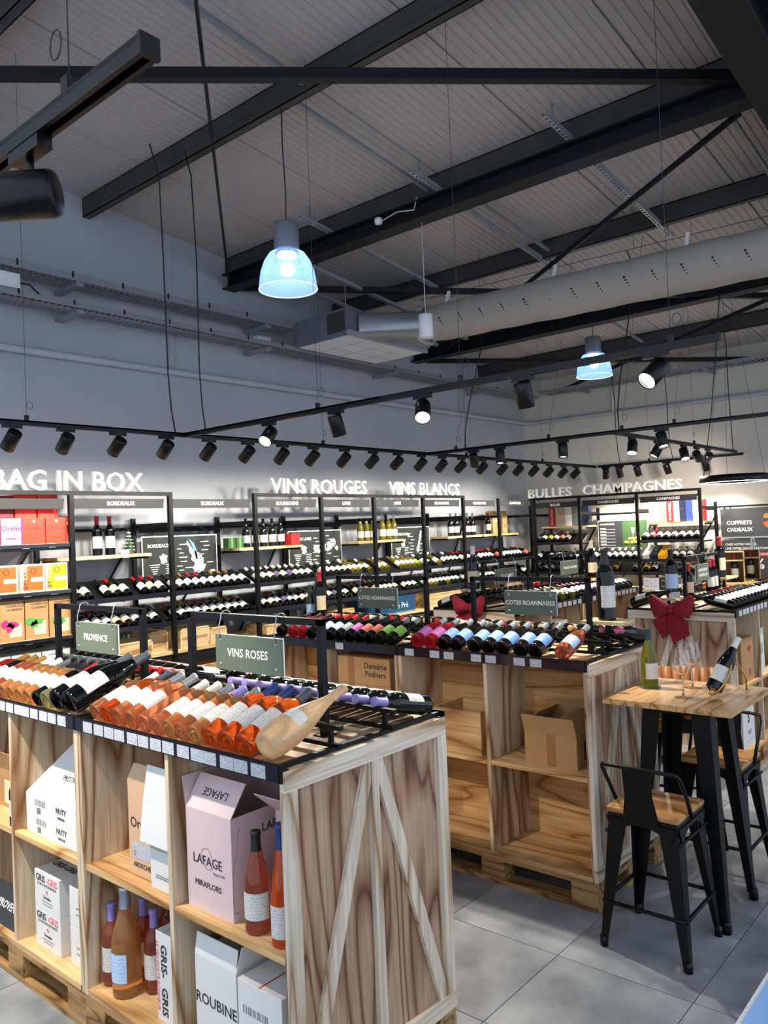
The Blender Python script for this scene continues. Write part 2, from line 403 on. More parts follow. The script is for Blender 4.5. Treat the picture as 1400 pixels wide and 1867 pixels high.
# frame rafter parallel to the shelving wall
def raft():
    pts = []
    out = []
    for (ya, yb, ha, hb) in ((1.17, 1.42, -.46, -.44), (1.285, 1.305, -.44, -.02), (1.17, 1.42, -.02, 0)):
        v = []
        for x in (-2.2, WX):
            z = cz(x)-.05 if x > 0 else cz(x)-.05
            v += [(x, ya, z+ha), (x, yb, z+ha), (x, yb, z+hb), (x, ya, z+hb)]
        out.append(v)
    vv, ff = [], []
    for v in out:
        n = len(vv); vv += v; ff += [tuple(i+n for i in q) for q in [(3, 2, 1, 0), (4, 5, 6, 7), (0, 1, 5, 4), (1, 2, 6, 5), (2, 3, 7, 6), (3, 0, 4, 7)]]
    return from_py('rafter', vv, ff)
put('trim_rafter', raft(), 'dark_steel', None, kind='structure')
# diagonal roof braces
def rz(x, d): return cz(x)-d
braces = [((2.3, 3.1), (5.72, 7.08), .30, .02, .075), ((5.85, 7.05), (9.6, 2.3), .30, .06, .06), ((5.9, 1.6), (9.1, 6.6), .30, .015, .05),
          ((9.35, 7.05), (12.0, 3.06), .28, .06, .06), ((9.2, 1.6), (12.0, 6.4), .28, .015, .05)]
for (a, b, d, wd, ht) in braces:
    put('trim_brace', bar_mesh((a[0], a[1], rz(a[0], d)), (b[0], b[1], rz(b[0], d)), wd, ht), 'dark_steel', None, kind='structure')
put('trim_brace', bar_mesh((0.28, 7.05, 4.93), (5.69, 1.46, 4.85), .07, .07), 'dark_steel', None, kind='structure')
# slotted struts and tie rods across the purlins
def strut(x0, x1, y, dz, lab, off=0.0):
    t = T('slotted_strut', lab, 'metal channel', (x0, y, 0), group='slotted channels under the roof')
    n = int((x1-x0)/0.05)
    bs = []
    v, f = [], []
    def slab(xa, xb, ya, yb, ha, hb):
        m0 = len(v)
        for x in (xa, xb):
            z = cz(x0+x)-dz
            v.extend([(x, ya, z+ha), (x, yb, z+ha), (x, yb, z+hb), (x, ya, z+hb)])
        f.extend([tuple(i+m0 for i in q) for q in [(3, 2, 1, 0), (4, 5, 6, 7), (0, 1, 5, 4), (1, 2, 6, 5), (2, 3, 7, 6), (3, 0, 4, 7)]])
    L = x1-x0
    slab(0, L, -.021, -.018, 0, .04); slab(0, L, .018, .021, 0, .04); slab(0, L, -.021, -.010, 0, .003); slab(0, L, .010, .021, 0, .003)
    for k in range(n): slab(k*.05, k*.05+.022, -.010, .010, 0, .003)
    t.m('slotted_channel', from_py('channel', v, f), 'galvanised')
    for x in (0.12, L-0.12):
        t.b('bolt', x-.008, -.008, cz(x0+x)-dz-.02, x+.008, .008, cz(x0+x)-dz+.16, 'galv_dull')
strut(5.25, 7.75, 2.78, .2, 'galvanised slotted channel crossing the roof beam above the fabric duct')
strut(5.25, 7.75, 4.05, .2, 'galvanised slotted channel crossing the roof beam near the thin white cylinder')
strut(5.25, 7.75, 5.40, .2, 'galvanised slotted channel crossing the roof beam above the air unit')
strut(5.9, 8.8, 5.95, .32, 'galvanised slotted channel carrying the air unit beside the wall')
strut(5.9, 8.8, 6.45, .32, 'galvanised slotted channel behind the air unit, closest to the wall')
for x0, x1, y in ((2.3, 4.0, 4.0), (4.0, 5.72, 4.2), (5.72, 7.45, 3.95), (9.1, 10.8, 4.35), (5.72, 7.45, 1.75)):
    put('trim_tie_rod', bar_mesh((x0, y, cz(x0)-.12), (x1, y, cz(x1)-.12), .03, .03), 'galv_dull', None, kind='structure')
# pipes on the walls
put('trim_pipe', tube_mesh([(-2.2, WY-.05, 3.66), (11.9, WY-.05, 3.66), (12.02, WY-.1, 3.65), (WX-.05, WY-.25, 3.64), (WX-.05, -3, 3.6)], .035, 10), 'wall_paint', None, kind='structure')
for x in (4.92, 10.2):
    put('trim_wall_joint', boxes_mesh('joint', [(x-.03, WY-.02, 3.7, x+.03, WY, cz(x)-.02)]), 'wall_paint', None, kind='structure')
put('trim_pipe_drop', tube_mesh([(WX-.05, 5.4, 3.62), (WX-.05, 5.4, 4.2)], .03, 10), 'wall_cream', None, kind='structure')
# cable trays along the shelving wall
def cable_tray(z, y0, y1, x0, x1, lab, h, mesh_like):
    t = T('cable_tray', lab, 'cable tray', (x0, y0, z)); L = x1-x0; W = y1-y0
    t.b('side_rail', 0, 0, 0, L, .003, h, 'galv_dull'); t.b('side_rail', 0, W-.003, 0, L, W, h, 'galv_dull')
    n = int(L/.06)
    bs = [(k*.06, 0.003, 0, k*.06+(.018 if mesh_like else .034), W-.003, .003) for k in range(n)]
    bs += [(0, W*q-.004, 0, L, W*q+.004, .003) for q in (.2, .4, .6, .8)]
    t.m('tray_base', boxes_mesh('tray_base', bs), 'galv_dull', kind='stuff')
    for k in range(int(L/.5)):
        t.b('rail_clip', k*.5+.1, -.006, .02, k*.5+.115, 0, h+.015, 'black_plastic')
    x = 0.9
    while x < L:
        t.m('bracket', prism_mesh([(0, 0), (.07, 0), (.07, .42), (0, .42)], -.04, -.002), 'galv_dull', (x, WY-.42-y0, 0)); x += 2.25
    t.m('cable', tube_mesh([(0, .12, .02), (L*.3, .10, .025), (L*.6, .13, .02), (L, .11, .02)], .012, 6), 'orange_cable')
    t.m('cable', tube_mesh([(0, .05, .02), (L*.35, .06, .035), (L, .05, .02)], .01, 6), 'cord')
cable_tray(4.02, 6.65, 6.95, 0.5, 11.9, 'mesh cable tray with orange cables, lower of the two on the wall', .05, True)
cable_tray(4.27, 6.66, 6.96, 0.5, 6.4, 'slotted steel cable tray, upper of the two on the wall', .06, False)
t = T('cable_tray', 'slotted steel cable tray running high along the cream champagne wall', 'cable tray', (11.65, -1.0, 4.05))
t.b('side_rail', 0, 0, 0, .003, 7.5, .05, 'galv_dull'); t.b('side_rail', .297, 0, 0, .3, 7.5, .05, 'galv_dull')
t.m('tray_base', boxes_mesh('tray_base', [(.003, k*.06, 0, .297, k*.06+.03, .003) for k in range(125)]), 'galv_dull', kind='stuff')
for k in range(4): t.b('bracket', .02, .8+k*2.0, -.04, .45, .85+k*2.0, 0, 'galv_dull')
t.m('cable', tube_mesh([(.1, 0, .02), (.12, 3, .03), (.1, 7.4, .02)], .012, 6), 'orange_cable')
# air unit and fabric duct
t = T('air_unit', 'grey ceiling air handling unit hung near the wall', 'air unit', (6.3, 5.82, 4.05))
t.b('casing', 0, 0, 0, 1.4, .8, .3, 'lamp_grey', bevel=.006)
t.b('access_panel', -.004, .03, .05, 0, .3, .27, 'purlin_steel')
t.b('edge_rail', .0, -.03, -.01, 1.4, .005, .05, 'galvanised')
for k in range(3):
    for q in range(4): t.b('base_panel', .03+q*.34, .03+k*.26, -.006, .35+q*.34, .27+k*.26, 0, 'white_plastic')
for x in (.1, 1.3):
    for y in (.1, .7): t.m('hanging_rod', tube_mesh([(x, y, .3), (x, y, cz(6.3+x)-.33-4.05)], .006, 6), 'galv_dull')
DX = 7.08
def dz_(y): return 4.19-(5.8-y)*.028
pts = [(DX, 5.79, dz_(5.79)), (DX, 5.25, dz_(5.25))]
t = T('fabric_duct', 'long white fabric air duct with rows of small holes', 'air duct', (DX, 5.8, 0))
rings = []; n = 28; v = []; f = []
ys = [5.79, 5.6, 5.4, 5.2]
for i, y in enumerate(ys):
    k = i/(len(ys)-1)
    for j in range(n):
        a = 2*math.pi*j/n; c, s_ = math.cos(a), math.sin(a)
        sq = max(abs(c), abs(s_)); bx_, bz_ = c/sq*.62, s_/sq*.13
        v.append(((1-k)*bx_+k*c*.17, y-5.8, dz_(y)+(1-k)*bz_+k*s_*.17))
for i in range(len(ys)-1):
    for j in range(n): f.append((i*n+j, i*n+(j+1) % n, (i+1)*n+(j+1) % n, (i+1)*n+j))
t.m('foil_adapter', from_py('adapter', v, f, True), 'foil')
v, f = [], []; ny = 60
for i in range(ny+1):
    y = 5.3-i*(8.0/ny); R = .205+.004*math.sin(i*1.7)+.003*math.sin(i*.63)
    if i == 0: R = .175
    if i == 1: R = .195
    for j in range(n):
        a = 2*math.pi*j/n
        v.append((R*math.cos(a), y-5.8, dz_(y)+R*math.sin(a)*(1.0 if math.sin(a) > 0 else 0.97)))
for i in range(ny):
    for j in range(n): f.append((i*n+j, i*n+(j+1) % n, (i+1)*n+(j+1) % n, (i+1)*n+j))
t.m('duct_tube', from_py('duct', v, f, True), 'duct_fabric')
t.m('gathered_cuff', tube_mesh([(.2*math.cos(a)*1.03, 5.32-5.8+.02*math.sin(5*a), dz_(5.32)+.2*math.sin(a)*1.03) for a in [2*math.pi*k/28 for k in range(28)]], .022, 8, True), 'duct_fabric')
hb = []
k = 0; y = 5.0
while y > -1.5:
    for q, aa in enumerate((182, 190, 198, 206)):
        a = math.radians(aa); rr = .010-.0017*q; R = .206
        hb.append((Vector((R*math.cos(a), y-5.8-q*.012, dz_(y)+R*math.sin(a)*.98)), Vector((math.cos(a), 0, math.sin(a))), rr))
    y -= .26
hm = []
for p, nrm, rr in hb:
    up_ = Vector((0, 1, 0)); sd = nrm.cross(up_)
    vs = [tuple(p+nrm*.004+(up_*math.cos(2*math.pi*q/8)+sd*math.sin(2*math.pi*q/8))*rr) for q in range(8)]+[tuple(p-nrm*.004+(up_*math.cos(2*math.pi*q/8)+sd*math.sin(2*math.pi*q/8))*rr) for q in range(8)]
    hm.append(vs)
v, f = [], []
for vs in hm:
    n0 = len(v); v += vs; f += [tuple(range(n0, n0+8))]+[(n0+q, n0+(q+1) % 8, n0+8+(q+1) % 8, n0+8+q) for q in range(8)]
t.m('air_holes', from_py('holes', v, f), 'hole', kind='stuff')
t.m('support_wire', tube_mesh([(0, 5.4-5.8, dz_(5.4)+.30), (0, -2-5.8, dz_(-2)+.30)], .003, 6), 'wire')
for y in (5.0, 3.7, 2.4, 1.1): t.m('hanging_strap', bar_mesh((-.12, y-5.8, dz_(y)+.02), (0, y-5.8, dz_(y)+.32), .03, .03), 'white_plastic')
for y in (4.6, 2.9): t.m('hanging_wire', tube_mesh([(0, y-5.8, dz_(y)+.3), (0, y-5.8, cz(DX)-.05)], .002, 5), 'wire')

# ================================================================== TRACK LIGHTS
ZT = 2.75
def track(lab, p0, p1, hangers, cords=(), lean=0.0):
    p0, p1 = Vector((*p0, ZT)), Vector((*p1, ZT)); d = p1-p0; L = d.length; a = math.atan2(d.y, d.x)
    t = T('lighting_track', lab, 'lighting track', p0, a)
    t.b('track_rail', 0, -.018, -.018, L, -.008, .018, 'black_plastic'); t.b('track_rail', 0, .008, -.018, L, .018, .018, 'black_plastic'); t.b('track_spine', 0, -.018, .006, L, .018, .018, 'black_plastic')
    t.b('end_cap', -.006, -.02, -.02, .004, .02, .02, 'black_plastic'); t.b('end_cap', L-.004, -.02, -.02, L+.006, .02, .02, 'black_plastic')
    for h in hangers:
        q = p0+d.normalized()*h; z = cz(q.x)-.03-ZT
        c = t.b('hanger_clip', h-.012, -.012, .018, h+.012, .012, .055, 'black_plastic')
        t.m('hanger_wire', tube_mesh([(h, 0, .05), (h, lean, z)], .0016, 5), 'wire')
        t.m('wire_loop', tube_mesh([(h+.03+.022*math.cos(q_), .01, .13+.03*math.sin(q_)) for q_ in [2*math.pi*k/10 for k in range(10)]], .0018, 5, True), 'wire')
    for h in cords:
        q = p0+d.normalized()*h; z = cz(q.x)-.18-ZT
        t.m('power_cord', tube_mesh([(h+.05, 0, .02), (h+.02, lean*.08, .2), (h, lean*.24, .5), (h, .01+lean*.62, z*.6), (h-.02, lean*.9, z*.9), (h-.1, lean, z)], .006, 6), 'cord')
    return t
track('long black lighting track facing the wine wall', (0.6, 5.46), (11.43, 5.46), [1.98, 4.9, 7.35, 9.2], [3.15])
track('black lighting track running out above the rose wine crate', (3.89, 5.43), (3.89, 1.2), [1.53, 2.74, 4.0], [.2])
track('black lighting track running out above the grape crates with bows', (7.2, 5.43), (7.2, -1.2), [.35, 1.5, 2.28, 2.78, 5.2], [.42, 2.2], .75)
track('black lighting track close to the champagne wall', (11.45, 5.41), (11.45, 3.3), [.8], [.3, 1.1])
track('short black lighting track over the gap between the bowed crates', (7.23, 3.25), (10.98, 3.25), [2.2], [3.6])
track('black lighting track hanging above the bag-in-box boxes', (0.78, 1.16), (0.78, 5.2), [.27, 1.5])
LH = lathe_mesh([(0, .075), (.040, .075), (.047, .070), (.049, .06), (.049, -.072), (.046, -.074), (.044, -.066), (.043, -.05), (0, -.05)], 20)
LENS = lathe_mesh([(0, -.056), (.041, -.056), (.041, -.051), (0, -.051)], 16)
CAP_ = lathe_mesh([(.0492, .04), (.0492, .036)], 20)
def spot(x, y, aim, lab, group, along='x', power=1.0, size=70, glow=True):
    """aim: direction of the beam"""
    t = T('track_spotlight', lab, 'spotlight', (x, y, ZT-.018), 0 if along == 'x' else math.pi/2, group)
    t.b('adapter', -.065, -.016, -.026, .065, .016, .0, 'black_plastic')
    t.m('stem', tube_mesh([(0, 0, -.02), (0, 0, -.075)], .008, 8), 'black_plastic')
    a = Vector(aim).normalized()
    if along != 'x': a = Vector((a.y, -a.x, a.z))
    zc = -.105
    up_ = -a
    q = up_.to_track_quat('Z', 'Y'); mm = Matrix.Translation((a.x*.02, a.y*.02, zc)) @ q.to_matrix().to_4x4()
    hd = t.m('lamp_head', LH, 'black_plastic', matrix=mm)
    ln = put('lens', LENS, 'lens', hd, (0, 0, 0))
    ld = bpy.data.lights.new('spot_beam', 'SPOT'); ld.energy = SPOT_W*power; ld.color = SPOT_COL; ld.spot_size = math.radians(size); ld.spot_blend = .7; ld.shadow_soft_size = .03
    lo = bpy.data.objects.new('spot_beam', ld); COL.objects.link(lo); lo.parent = hd; lo.location = (0, 0, -.09)
    return t
for x in (2.0, 2.478, 2.865, 3.282, 3.712, 4.133, 4.555, 4.965, 5.361, 5.80, 6.233, 6.639, 7.056, 7.45, 7.838, 8.3, 8.77, 9.165, 9.568, 9.98, 10.4, 10.79):
    wh = ('bag-in-box', 'shelved Bordeaux', 'Bordeaux map', 'Bourgogne shelf', 'Loire map', 'Loire shelf', 'Bourgogne map', 'Grands Vins', 'corner Grands Vins')[sum(x > q for q in (3.38, 4.365, 5.40, 6.37, 7.28, 8.26, 9.18, 10.10))]
    spot(x, 5.46, (random.uniform(-.12, .06), .80, -.70), 'black cylinder spotlight aimed at the %s bay' % wh, 'spotlights aimed at the %s bay' % wh, 'x', .60, 98)
for y, aim, n_ in ((4.417, (-.72, -.25, -.62), 'tilted beam towards the bag-in-box shelves'), (3.73, (.30, -.05, -.95), 'pointing down at the wine crate behind'), (2.982, (-.62, -.42, -.72), 'glaring straight out'),
                   (2.268, (.25, -.02, -.97), 'hanging almost straight down'), (1.508, (-.75, .28, -.60), 'tilted steeply with bright round lens')):
    spot(3.89, y, aim, 'black spotlight over the rose crate, '+n_, 'spotlights on the middle track', 'y', 1.55, 80)
for y, aim in ((4.851, (.45, .2, -.8)), (4.514, (-.15, -.1, -.97)), (3.778, (-.15, -.1, -.97)), (2.773, (-.2, -.25, -.9)), (1.5, (-.3, .3, -.9))):
    spot(7.2, y, aim, 'black spotlight on the track above the grape crates with bows', 'spotlights on the rear track', 'y', 1.7, 80)
for x, aim in ((7.661, (-.45, -.1, -.8)), (8.311, (-.4, .35, -.8)), (9.081, (-.4, -.3, -.85)), (9.509, (.82, .10, -.42)), (9.889, (.72, .55, -.36))):
    spot(x, 3.25, aim, 'black spotlight on the short track between the bowed crates', 'spotlights on the short track', 'x', .85, 90)
for y in (5.30, 5.08, 4.80, 4.353, 3.806):
    spot(11.45-.0, y, (.25, random.uniform(-.2, .2), -.9), 'black spotlight on the track beside the champagne wall', 'spotlights on the champagne track', 'y', 1.1, 100)
spot(.78, 1.60, (-.70, .70, -.06), 'big black spotlight on the track above the bag-in-box boxes', None, 'y', 1.2, 75)
for yy in (2.8, 3.8): spot(.78, yy, (.5, .1, -.8), 'black spotlight further along the bag-in-box track', 'spotlights further along the near track', 'y', 1.6, 75)

# pendant lamps
def bell(x, y, ztop, zh, zrim, r, lab):
    t = T('pendant_lamp', lab, 'pendant lamp', (x, y, zrim))
    h = zh-zrim; H = ztop-zrim
    t.m('lamp_housing', lathe_mesh([(0, H), (.09, H), (.093, H-.01), (.093, h), (.07, h-.012), (0, h-.012)], 24), 'lamp_grey')
    prof = [(.40, 1.0), (.62, .9), (.80, .7), (.92, .45), (.975, .2), (1.0, 0.0)]
    n = 72; v = []; f = []
    for (pr_, pz) in prof:
        for j in range(n*2):
            a = math.pi*j/n; rr = r*pr_*(1 if j % 2 else .975); v.append((rr*math.cos(a), rr*math.sin(a), h*pz))
    for i in range(len(prof)-1):
        for j in range(2*n): f.append((i*2*n+j, i*2*n+(j+1) % (2*n), (i+1)*2*n+(j+1) % (2*n), (i+1)*2*n+j))
    sh = t.m('lamp_shade', from_py('shade', v, f), 'shade')
    put('shade_rim', tube_mesh([(r*math.cos(2*math.pi*k/40), r*math.sin(2*math.pi*k/40), 0) for k in range(40)], .004, 6, True), 'shade_rim', sh)
    t.m('glow_plate', lathe_mesh([(0, h-.02), (.075, h-.02), (.075, h-.014), (0, h-.014)], 20), 'lamp_glow')
    t.m('cord', tube_mesh([(0, 0, H), (.01, 0, H+.25), (-.005, 0, H+.6), (0, 0, cz(x)-.19-zrim)], .005, 6), 'cord')
    ld = bpy.data.lights.new('lamp_glow', 'POINT'); ld.energy = 6; ld.color = (.6, .78, 1); ld.shadow_soft_size = .05
    lo = bpy.data.objects.new('lamp_light', ld); COL.objects.link(lo); lo.parent = t.o; lo.location = (0, 0, h*.55)
bell(4.0, 4.27, 4.20, 4.00, 3.71, .215, 'blue-lit ribbed bell pendant hanging before the deep roof beam')
bell(9.1, 4.30, 4.17, 3.98, 3.69, .215, 'blue-lit ribbed bell pendant half hidden behind a track')
t = T('pendant_cylinder', 'small white cylinder hung on a thin wire before the fabric duct', 'pendant lamp', (5.72, 4.31, 3.63))
t.m('cylinder_body', lathe_mesh([(0, 0), (.06, 0), (.064, .006), (.064, .205), (.06, .21), (0, .21)], 24), 'white_plastic')
t.m('cord', tube_mesh([(0, 0, .21), (0, 0, cz(5.72)-.37-3.63)], .003, 6), 'white_plastic')
t = T('detector', 'small white round detector fixed to the deep roof beam', 'detector', (5.60, 4.72, 4.78))
t.m('detector_body', lathe_mesh([(0, -.03), (.03, -.025), (.04, 0), (.035, .03), (0, .035)], 16), 'white_plastic')
t.m('detector_cable', tube_mesh([(.02, 0, 0), (.03, -.2, .04), (.03, -.4, .0), (.05, -.42, .12)], .005, 6), 'white_plastic')
t = T('ring_pendant', 'black ring pendant lamp with glowing underside near the gift poster', 'pendant lamp', (9.0, 2.7, 2.27))
t.m('ring_body', lathe_mesh([(.345, 0), (.35, .005), (.35, .075), (.30, .075), (.30, .005), (.305, 0)], 48), 'black_plastic')
t.m('ring_diffuser', lathe_mesh([(.306, .004), (.344, .004), (.344, -.001), (.306, -.001), (.306, .004)], 48), 'ring_light')
for a in (0.5, 2.6, 4.7): t.m('hanger_wire', tube_mesh([(.32*math.cos(a), .32*math.sin(a), .075), (.05*math.cos(a), .05*math.sin(a), cz(9.0)-.36-2.27)], .0018, 5), 'wire')
t.m('cord', tube_mesh([(.0, .32, .075), (.01, .2, .8), (0, .05, cz(9.0)-.36-2.27)], .005, 6), 'cord')
ld = bpy.data.lights.new('ring_glow', 'AREA'); ld.shape = 'RING' if False else 'DISK'; ld.size = .6; ld.energy = 3; ld.color = (1, .93, .85)
lo = bpy.data.objects.new('ring_glow', ld); COL.objects.link(lo); lo.parent = t.o; lo.location = (0, 0, -.01)
# small white electrical boxes on the wall
for x, yb, z, lab in ((2.95, 6.7, 4.10, 'white electrical box with cables above the cable tray'), (6.05, 7.0, 4.10, 'small white socket box on the wall between the cable trays')):
    t = T('socket_box', lab, 'socket', (x, yb, z)); t.b('box_body', 0, 0, 0, .2, .09, .13, 'white_plastic', bevel=.008); t.b('box_cover', .02, -.006, .02, .18, 0, .11, 'white_plastic')
    t.m('box_cable', tube_mesh([(.2, .04, .06), (.3, .05, .07), (.42, .06, -.02)], .008, 6), 'cord')

# ================================================================== BOTTLES
SEG = 24
SHAPES = {
 'bordeaux': dict(prof=[(0, .004), (.026, .004), (.034, 0), (.0375, .004), (.0375, .012), (.0375, .186), (.0355, .199), (.028, .214), (.019, .226), (.0150, .238), (.0142, .284), (.0162, .286), (.0162, .299), (0, .299)], lab=(.055, .145), cap=(.236, .3005), R=.0375, H=.30),
 'burgundy': dict(prof=[(0, .004), (.028, .004), (.037, 0), (.0410, .004), (.0410, .012), (.0410, .140), (.0385, .165), (.030, .195), (.021, .222), (.0158, .245), (.0145, .284), (.0160, .286), (.0160, .299), (0, .299)], lab=(.045, .125), cap=(.240, .3005), R=.041, H=.30),
 'champagne': dict(prof=[(0, .004), (.030, .004), (.040, 0), (.0440, .005), (.0440, .012), (.0440, .150), (.041, .175), (.031, .205), (.021, .235), (.0165, .262), (.0160, .290), (.019, .296), (.019, .316), (0, .318)], lab=(.045, .125), cap=(.222, .319), R=.044, H=.32),
 'teardrop': dict(prof=[(0, .004), (.030, .004), (.040, 0), (.047, .006), (.053, .05), (.0545, .09), (.051, .135), (.043, .18), (.032, .225), (.022, .265), (.016, .305), (.0145, .36), (.0165, .362), (.0165, .376), (0, .376)], lab=(.105, .155), cap=(.355, .377), R=.052, H=.377),
 'flute': dict(prof=[(0, .004), (.026, .004), (.034, 0), (.037, .004), (.037, .012), (.037, .13), (.034, .17), (.027, .22), (.019, .27), (.0150, .305), (.0142, .345), (.016, .347), (.016, .36), (0, .36)], lab=(.03, .125), cap=(.285, .3615), R=.037, H=.36),
}
def rad_at(prof, z):
    best = 0
    for (r0, z0), (r1, z1) in zip(prof, prof[1:]):
        if z0 <= z <= z1 and z1 > z0: best = max(best, r0+(r1-r0)*(z-z0)/(z1-z0))
    return best
for k, s in SHAPES.items():
    s['body'] = lathe_mesh(s['prof'], SEG, name='bottle_glass')
    z0, z1 = s['lab']; pr_ = [(rad_at(s['prof'], z0+(z1-z0)*q/4)+.0007, z0+(z1-z0)*q/4) for q in range(5)]
    s['label'] = lathe_mesh(pr_, 12, -math.pi/2-1.55, -math.pi/2+1.55, name='bottle_label')
    z0, z1 = s['cap']; zs = [z0+(z1-.0015-z0)*q/6 for q in range(7)]
    s['capm'] = lathe_mesh([(rad_at(s['prof'], min(z, s['H']-.003))+.0008, z) for z in zs]+[(.012, z1), (0, z1)], 12, name='bottle_capsule')
# looks: shape, glass, label, capsule, words
LK = {
 'wr': ('bordeaux', 'glass_dark', 'label_white', 'cap_red', 'dark wine bottle, white label, red capsule'),
 'wk': ('bordeaux', 'glass_dark', 'label_white', 'cap_black', 'dark wine bottle, white label, black capsule'),
 'wg': ('bordeaux', 'glass_dark', 'label_white', 'cap_gold', 'dark wine bottle, white label, gold capsule'),
 'cr': ('bordeaux', 'glass_dark', 'label_cream', 'cap_red', 'dark wine bottle, cream label, red capsule'),
 'ck': ('bordeaux', 'glass_brown', 'label_cream', 'cap_brown', 'dark wine bottle, cream label, brown capsule'),
 'nw': ('burgundy', 'glass_dark', 'label_navy', 'cap_white', 'dark wine bottle, navy label, white capsule'),
 'bw': ('burgundy', 'glass_green', 'label_white', 'cap_white', 'dark burgundy bottle, white label, white capsule'),
 'bk': ('burgundy', 'glass_green', 'label_white', 'cap_black', 'dark burgundy bottle, white label, black capsule'),
 'bc': ('burgundy', 'glass_green', 'label_cream', 'cap_tan', 'dark burgundy bottle, cream label, tan capsule'),
 'br': ('burgundy', 'glass_dark', 'label_red', 'cap_red', 'dark bottle, red label, red capsule'),
 'ow': ('burgundy', 'glass_olive', 'label_white', 'cap_white', 'olive white-wine bottle, white label, white capsule'),
 'ok': ('burgundy', 'glass_olive', 'label_white', 'cap_gold', 'olive white-wine bottle, white label, gold capsule'),
 'og': ('burgundy', 'glass_olive', 'label_green', 'cap_slate', 'olive white-wine bottle, green label, slate capsule'),
 'or': ('burgundy', 'glass_dark', 'label_orange', 'cap_orange', 'dark bottle, orange label, copper capsule'),
 'sw': ('champagne', 'glass_dark', 'label_white', 'cap_white', 'sparkling bottle, white label, white foil'),
 'sg': ('champagne', 'glass_green', 'label_gold', 'cap_gold', 'sparkling bottle, gold label, gold foil'),
 'sk': ('champagne', 'glass_dark', 'label_white', 'cap_black', 'sparkling bottle, white label, black foil'),
 'sd': ('champagne', 'glass_dark', 'label_dark', 'cap_black', 'sparkling bottle, dark label, black foil'),
 'so': ('champagne', 'glass_brown', 'label_orange', 'cap_orange', 'sparkling bottle, orange label, copper foil'),
 'sr': ('champagne', 'glass_dark', 'label_red', 'cap_red', 'sparkling bottle, red label, red foil'),
}
NB = [0]
def bottle(look, base, axis, face, label, group=None, scale=1.0, cat='bottle'):
    sh, gl, lb, cp = look[:4]; s = SHAPES[sh]
    a = Vector(axis).normalized(); f = Vector(face); f = (f-a*f.dot(a)).normalized()
    y = -f; x = y.cross(a)
    mm = Matrix(((x.x, y.x, a.x, base[0]), (x.y, y.y, a.y, base[1]), (x.z, y.z, a.z, base[2]), (0, 0, 0, 1))) @ Matrix.Scale(scale, 4)
    nm = 'sparkling_bottle' if sh == 'champagne' else 'rose_wine_bottle' if gl.startswith('wine_') and gl != 'wine_white' else 'white_wine_bottle' if gl in ('glass_olive', 'glass_lime', 'wine_white') else 'wine_bottle'
    o = put(nm, s['body'], gl, None, matrix=mm); tag(o, label, cat, group)
    if lb: put('paper_label', s['label'], lb, o)
    if cp: put('capsule', s['capm'], cp, o)
    NB[0] += 1
    return o
def stand(look, x, y, z, lab, face=(-.6, -.8, 0), scale=1.0, group=None):
    return bottle(look, (x, y, z), (0, 0, 1), face, lab, group, scale)

# ================================================================== WALL SHELVING
def tickets(t, rail, n, L, z, w=.06, h=.033, y=-.004, prob=.75, x0=.05):
    me = box_mesh(w, .0015, h)
    for k in range(n):
        if random.random() < prob:
            put('price_ticket', me, 'ticket', rail, (x0+(L-2*x0)*(k+.5)/n-L/2+random.uniform(-.01, .01), -.0035, 0))
TILT = math.radians(27)
def rack_tier(t, L, z, looks, place, rot, D=.38, spacing=.093, gap=.08, rscale=1.0, tick=8, prob=.8, skip=None):
    """slanted bottle rack across a bay; bottles lie neck up towards the wall"""
    ct, st = math.cos(TILT), math.sin(TILT)
    q = from_py('tray', [(.03, .02, z), (L-.03, .02, z), (L-.03, .02+D*ct, z+D*st), (.03, .02+D*ct, z+D*st), (.03, .02, z-.006), (L-.03, .02, z-.006), (L-.03, .02+D*ct, z-.006+D*st), (.03, .02+D*ct, z-.006+D*st)], [(0, 1, 2, 3), (7, 6, 5, 4), (0, 4, 5, 1), (1, 5, 6, 2), (2, 6, 7, 3), (3, 7, 4, 0)])
    t.m('rack_tray', q, 'black_steel')
    for x in (.06, L/2, L-.06): t.m('rack_bracket', bar_mesh((x, .03, z-.01), (x, .60, z-.01), .02, .02), 'black_steel')
    rail = t.b('price_rail', .02, .004, z-.012, L-.02, .014, z+.032, 'clear_strip')
    tickets(t, rail, tick, L, z, prob=prob)
    u = .075
    while u < L-.06:
        if skip and skip(u): u += spacing; continue
        if random.random() > gap:
            lk = looks(u/L) if callable(looks) else LK[random.choice(looks)]
            s = SHAPES[lk[0]]
            R = s['R']
            c = Vector((u, .03, z)); ax = Vector((random.uniform(-.02, .02), ct, st)); nr = Vector((0, -st, ct))
            p = c+nr*(R+.001)+Vector((0, ct, st))*.012
            wp = t.w(*p); rm = Matrix.Rotation(rot, 3, 'Z')
            bottle(lk, wp, rm@ax, rm@nr, lk[4]+', '+place, 'bottles on the '+place.replace('in ', '').replace('on ', ''))
            u += spacing*random.uniform(.97, 1.06)
        else: u += spacing
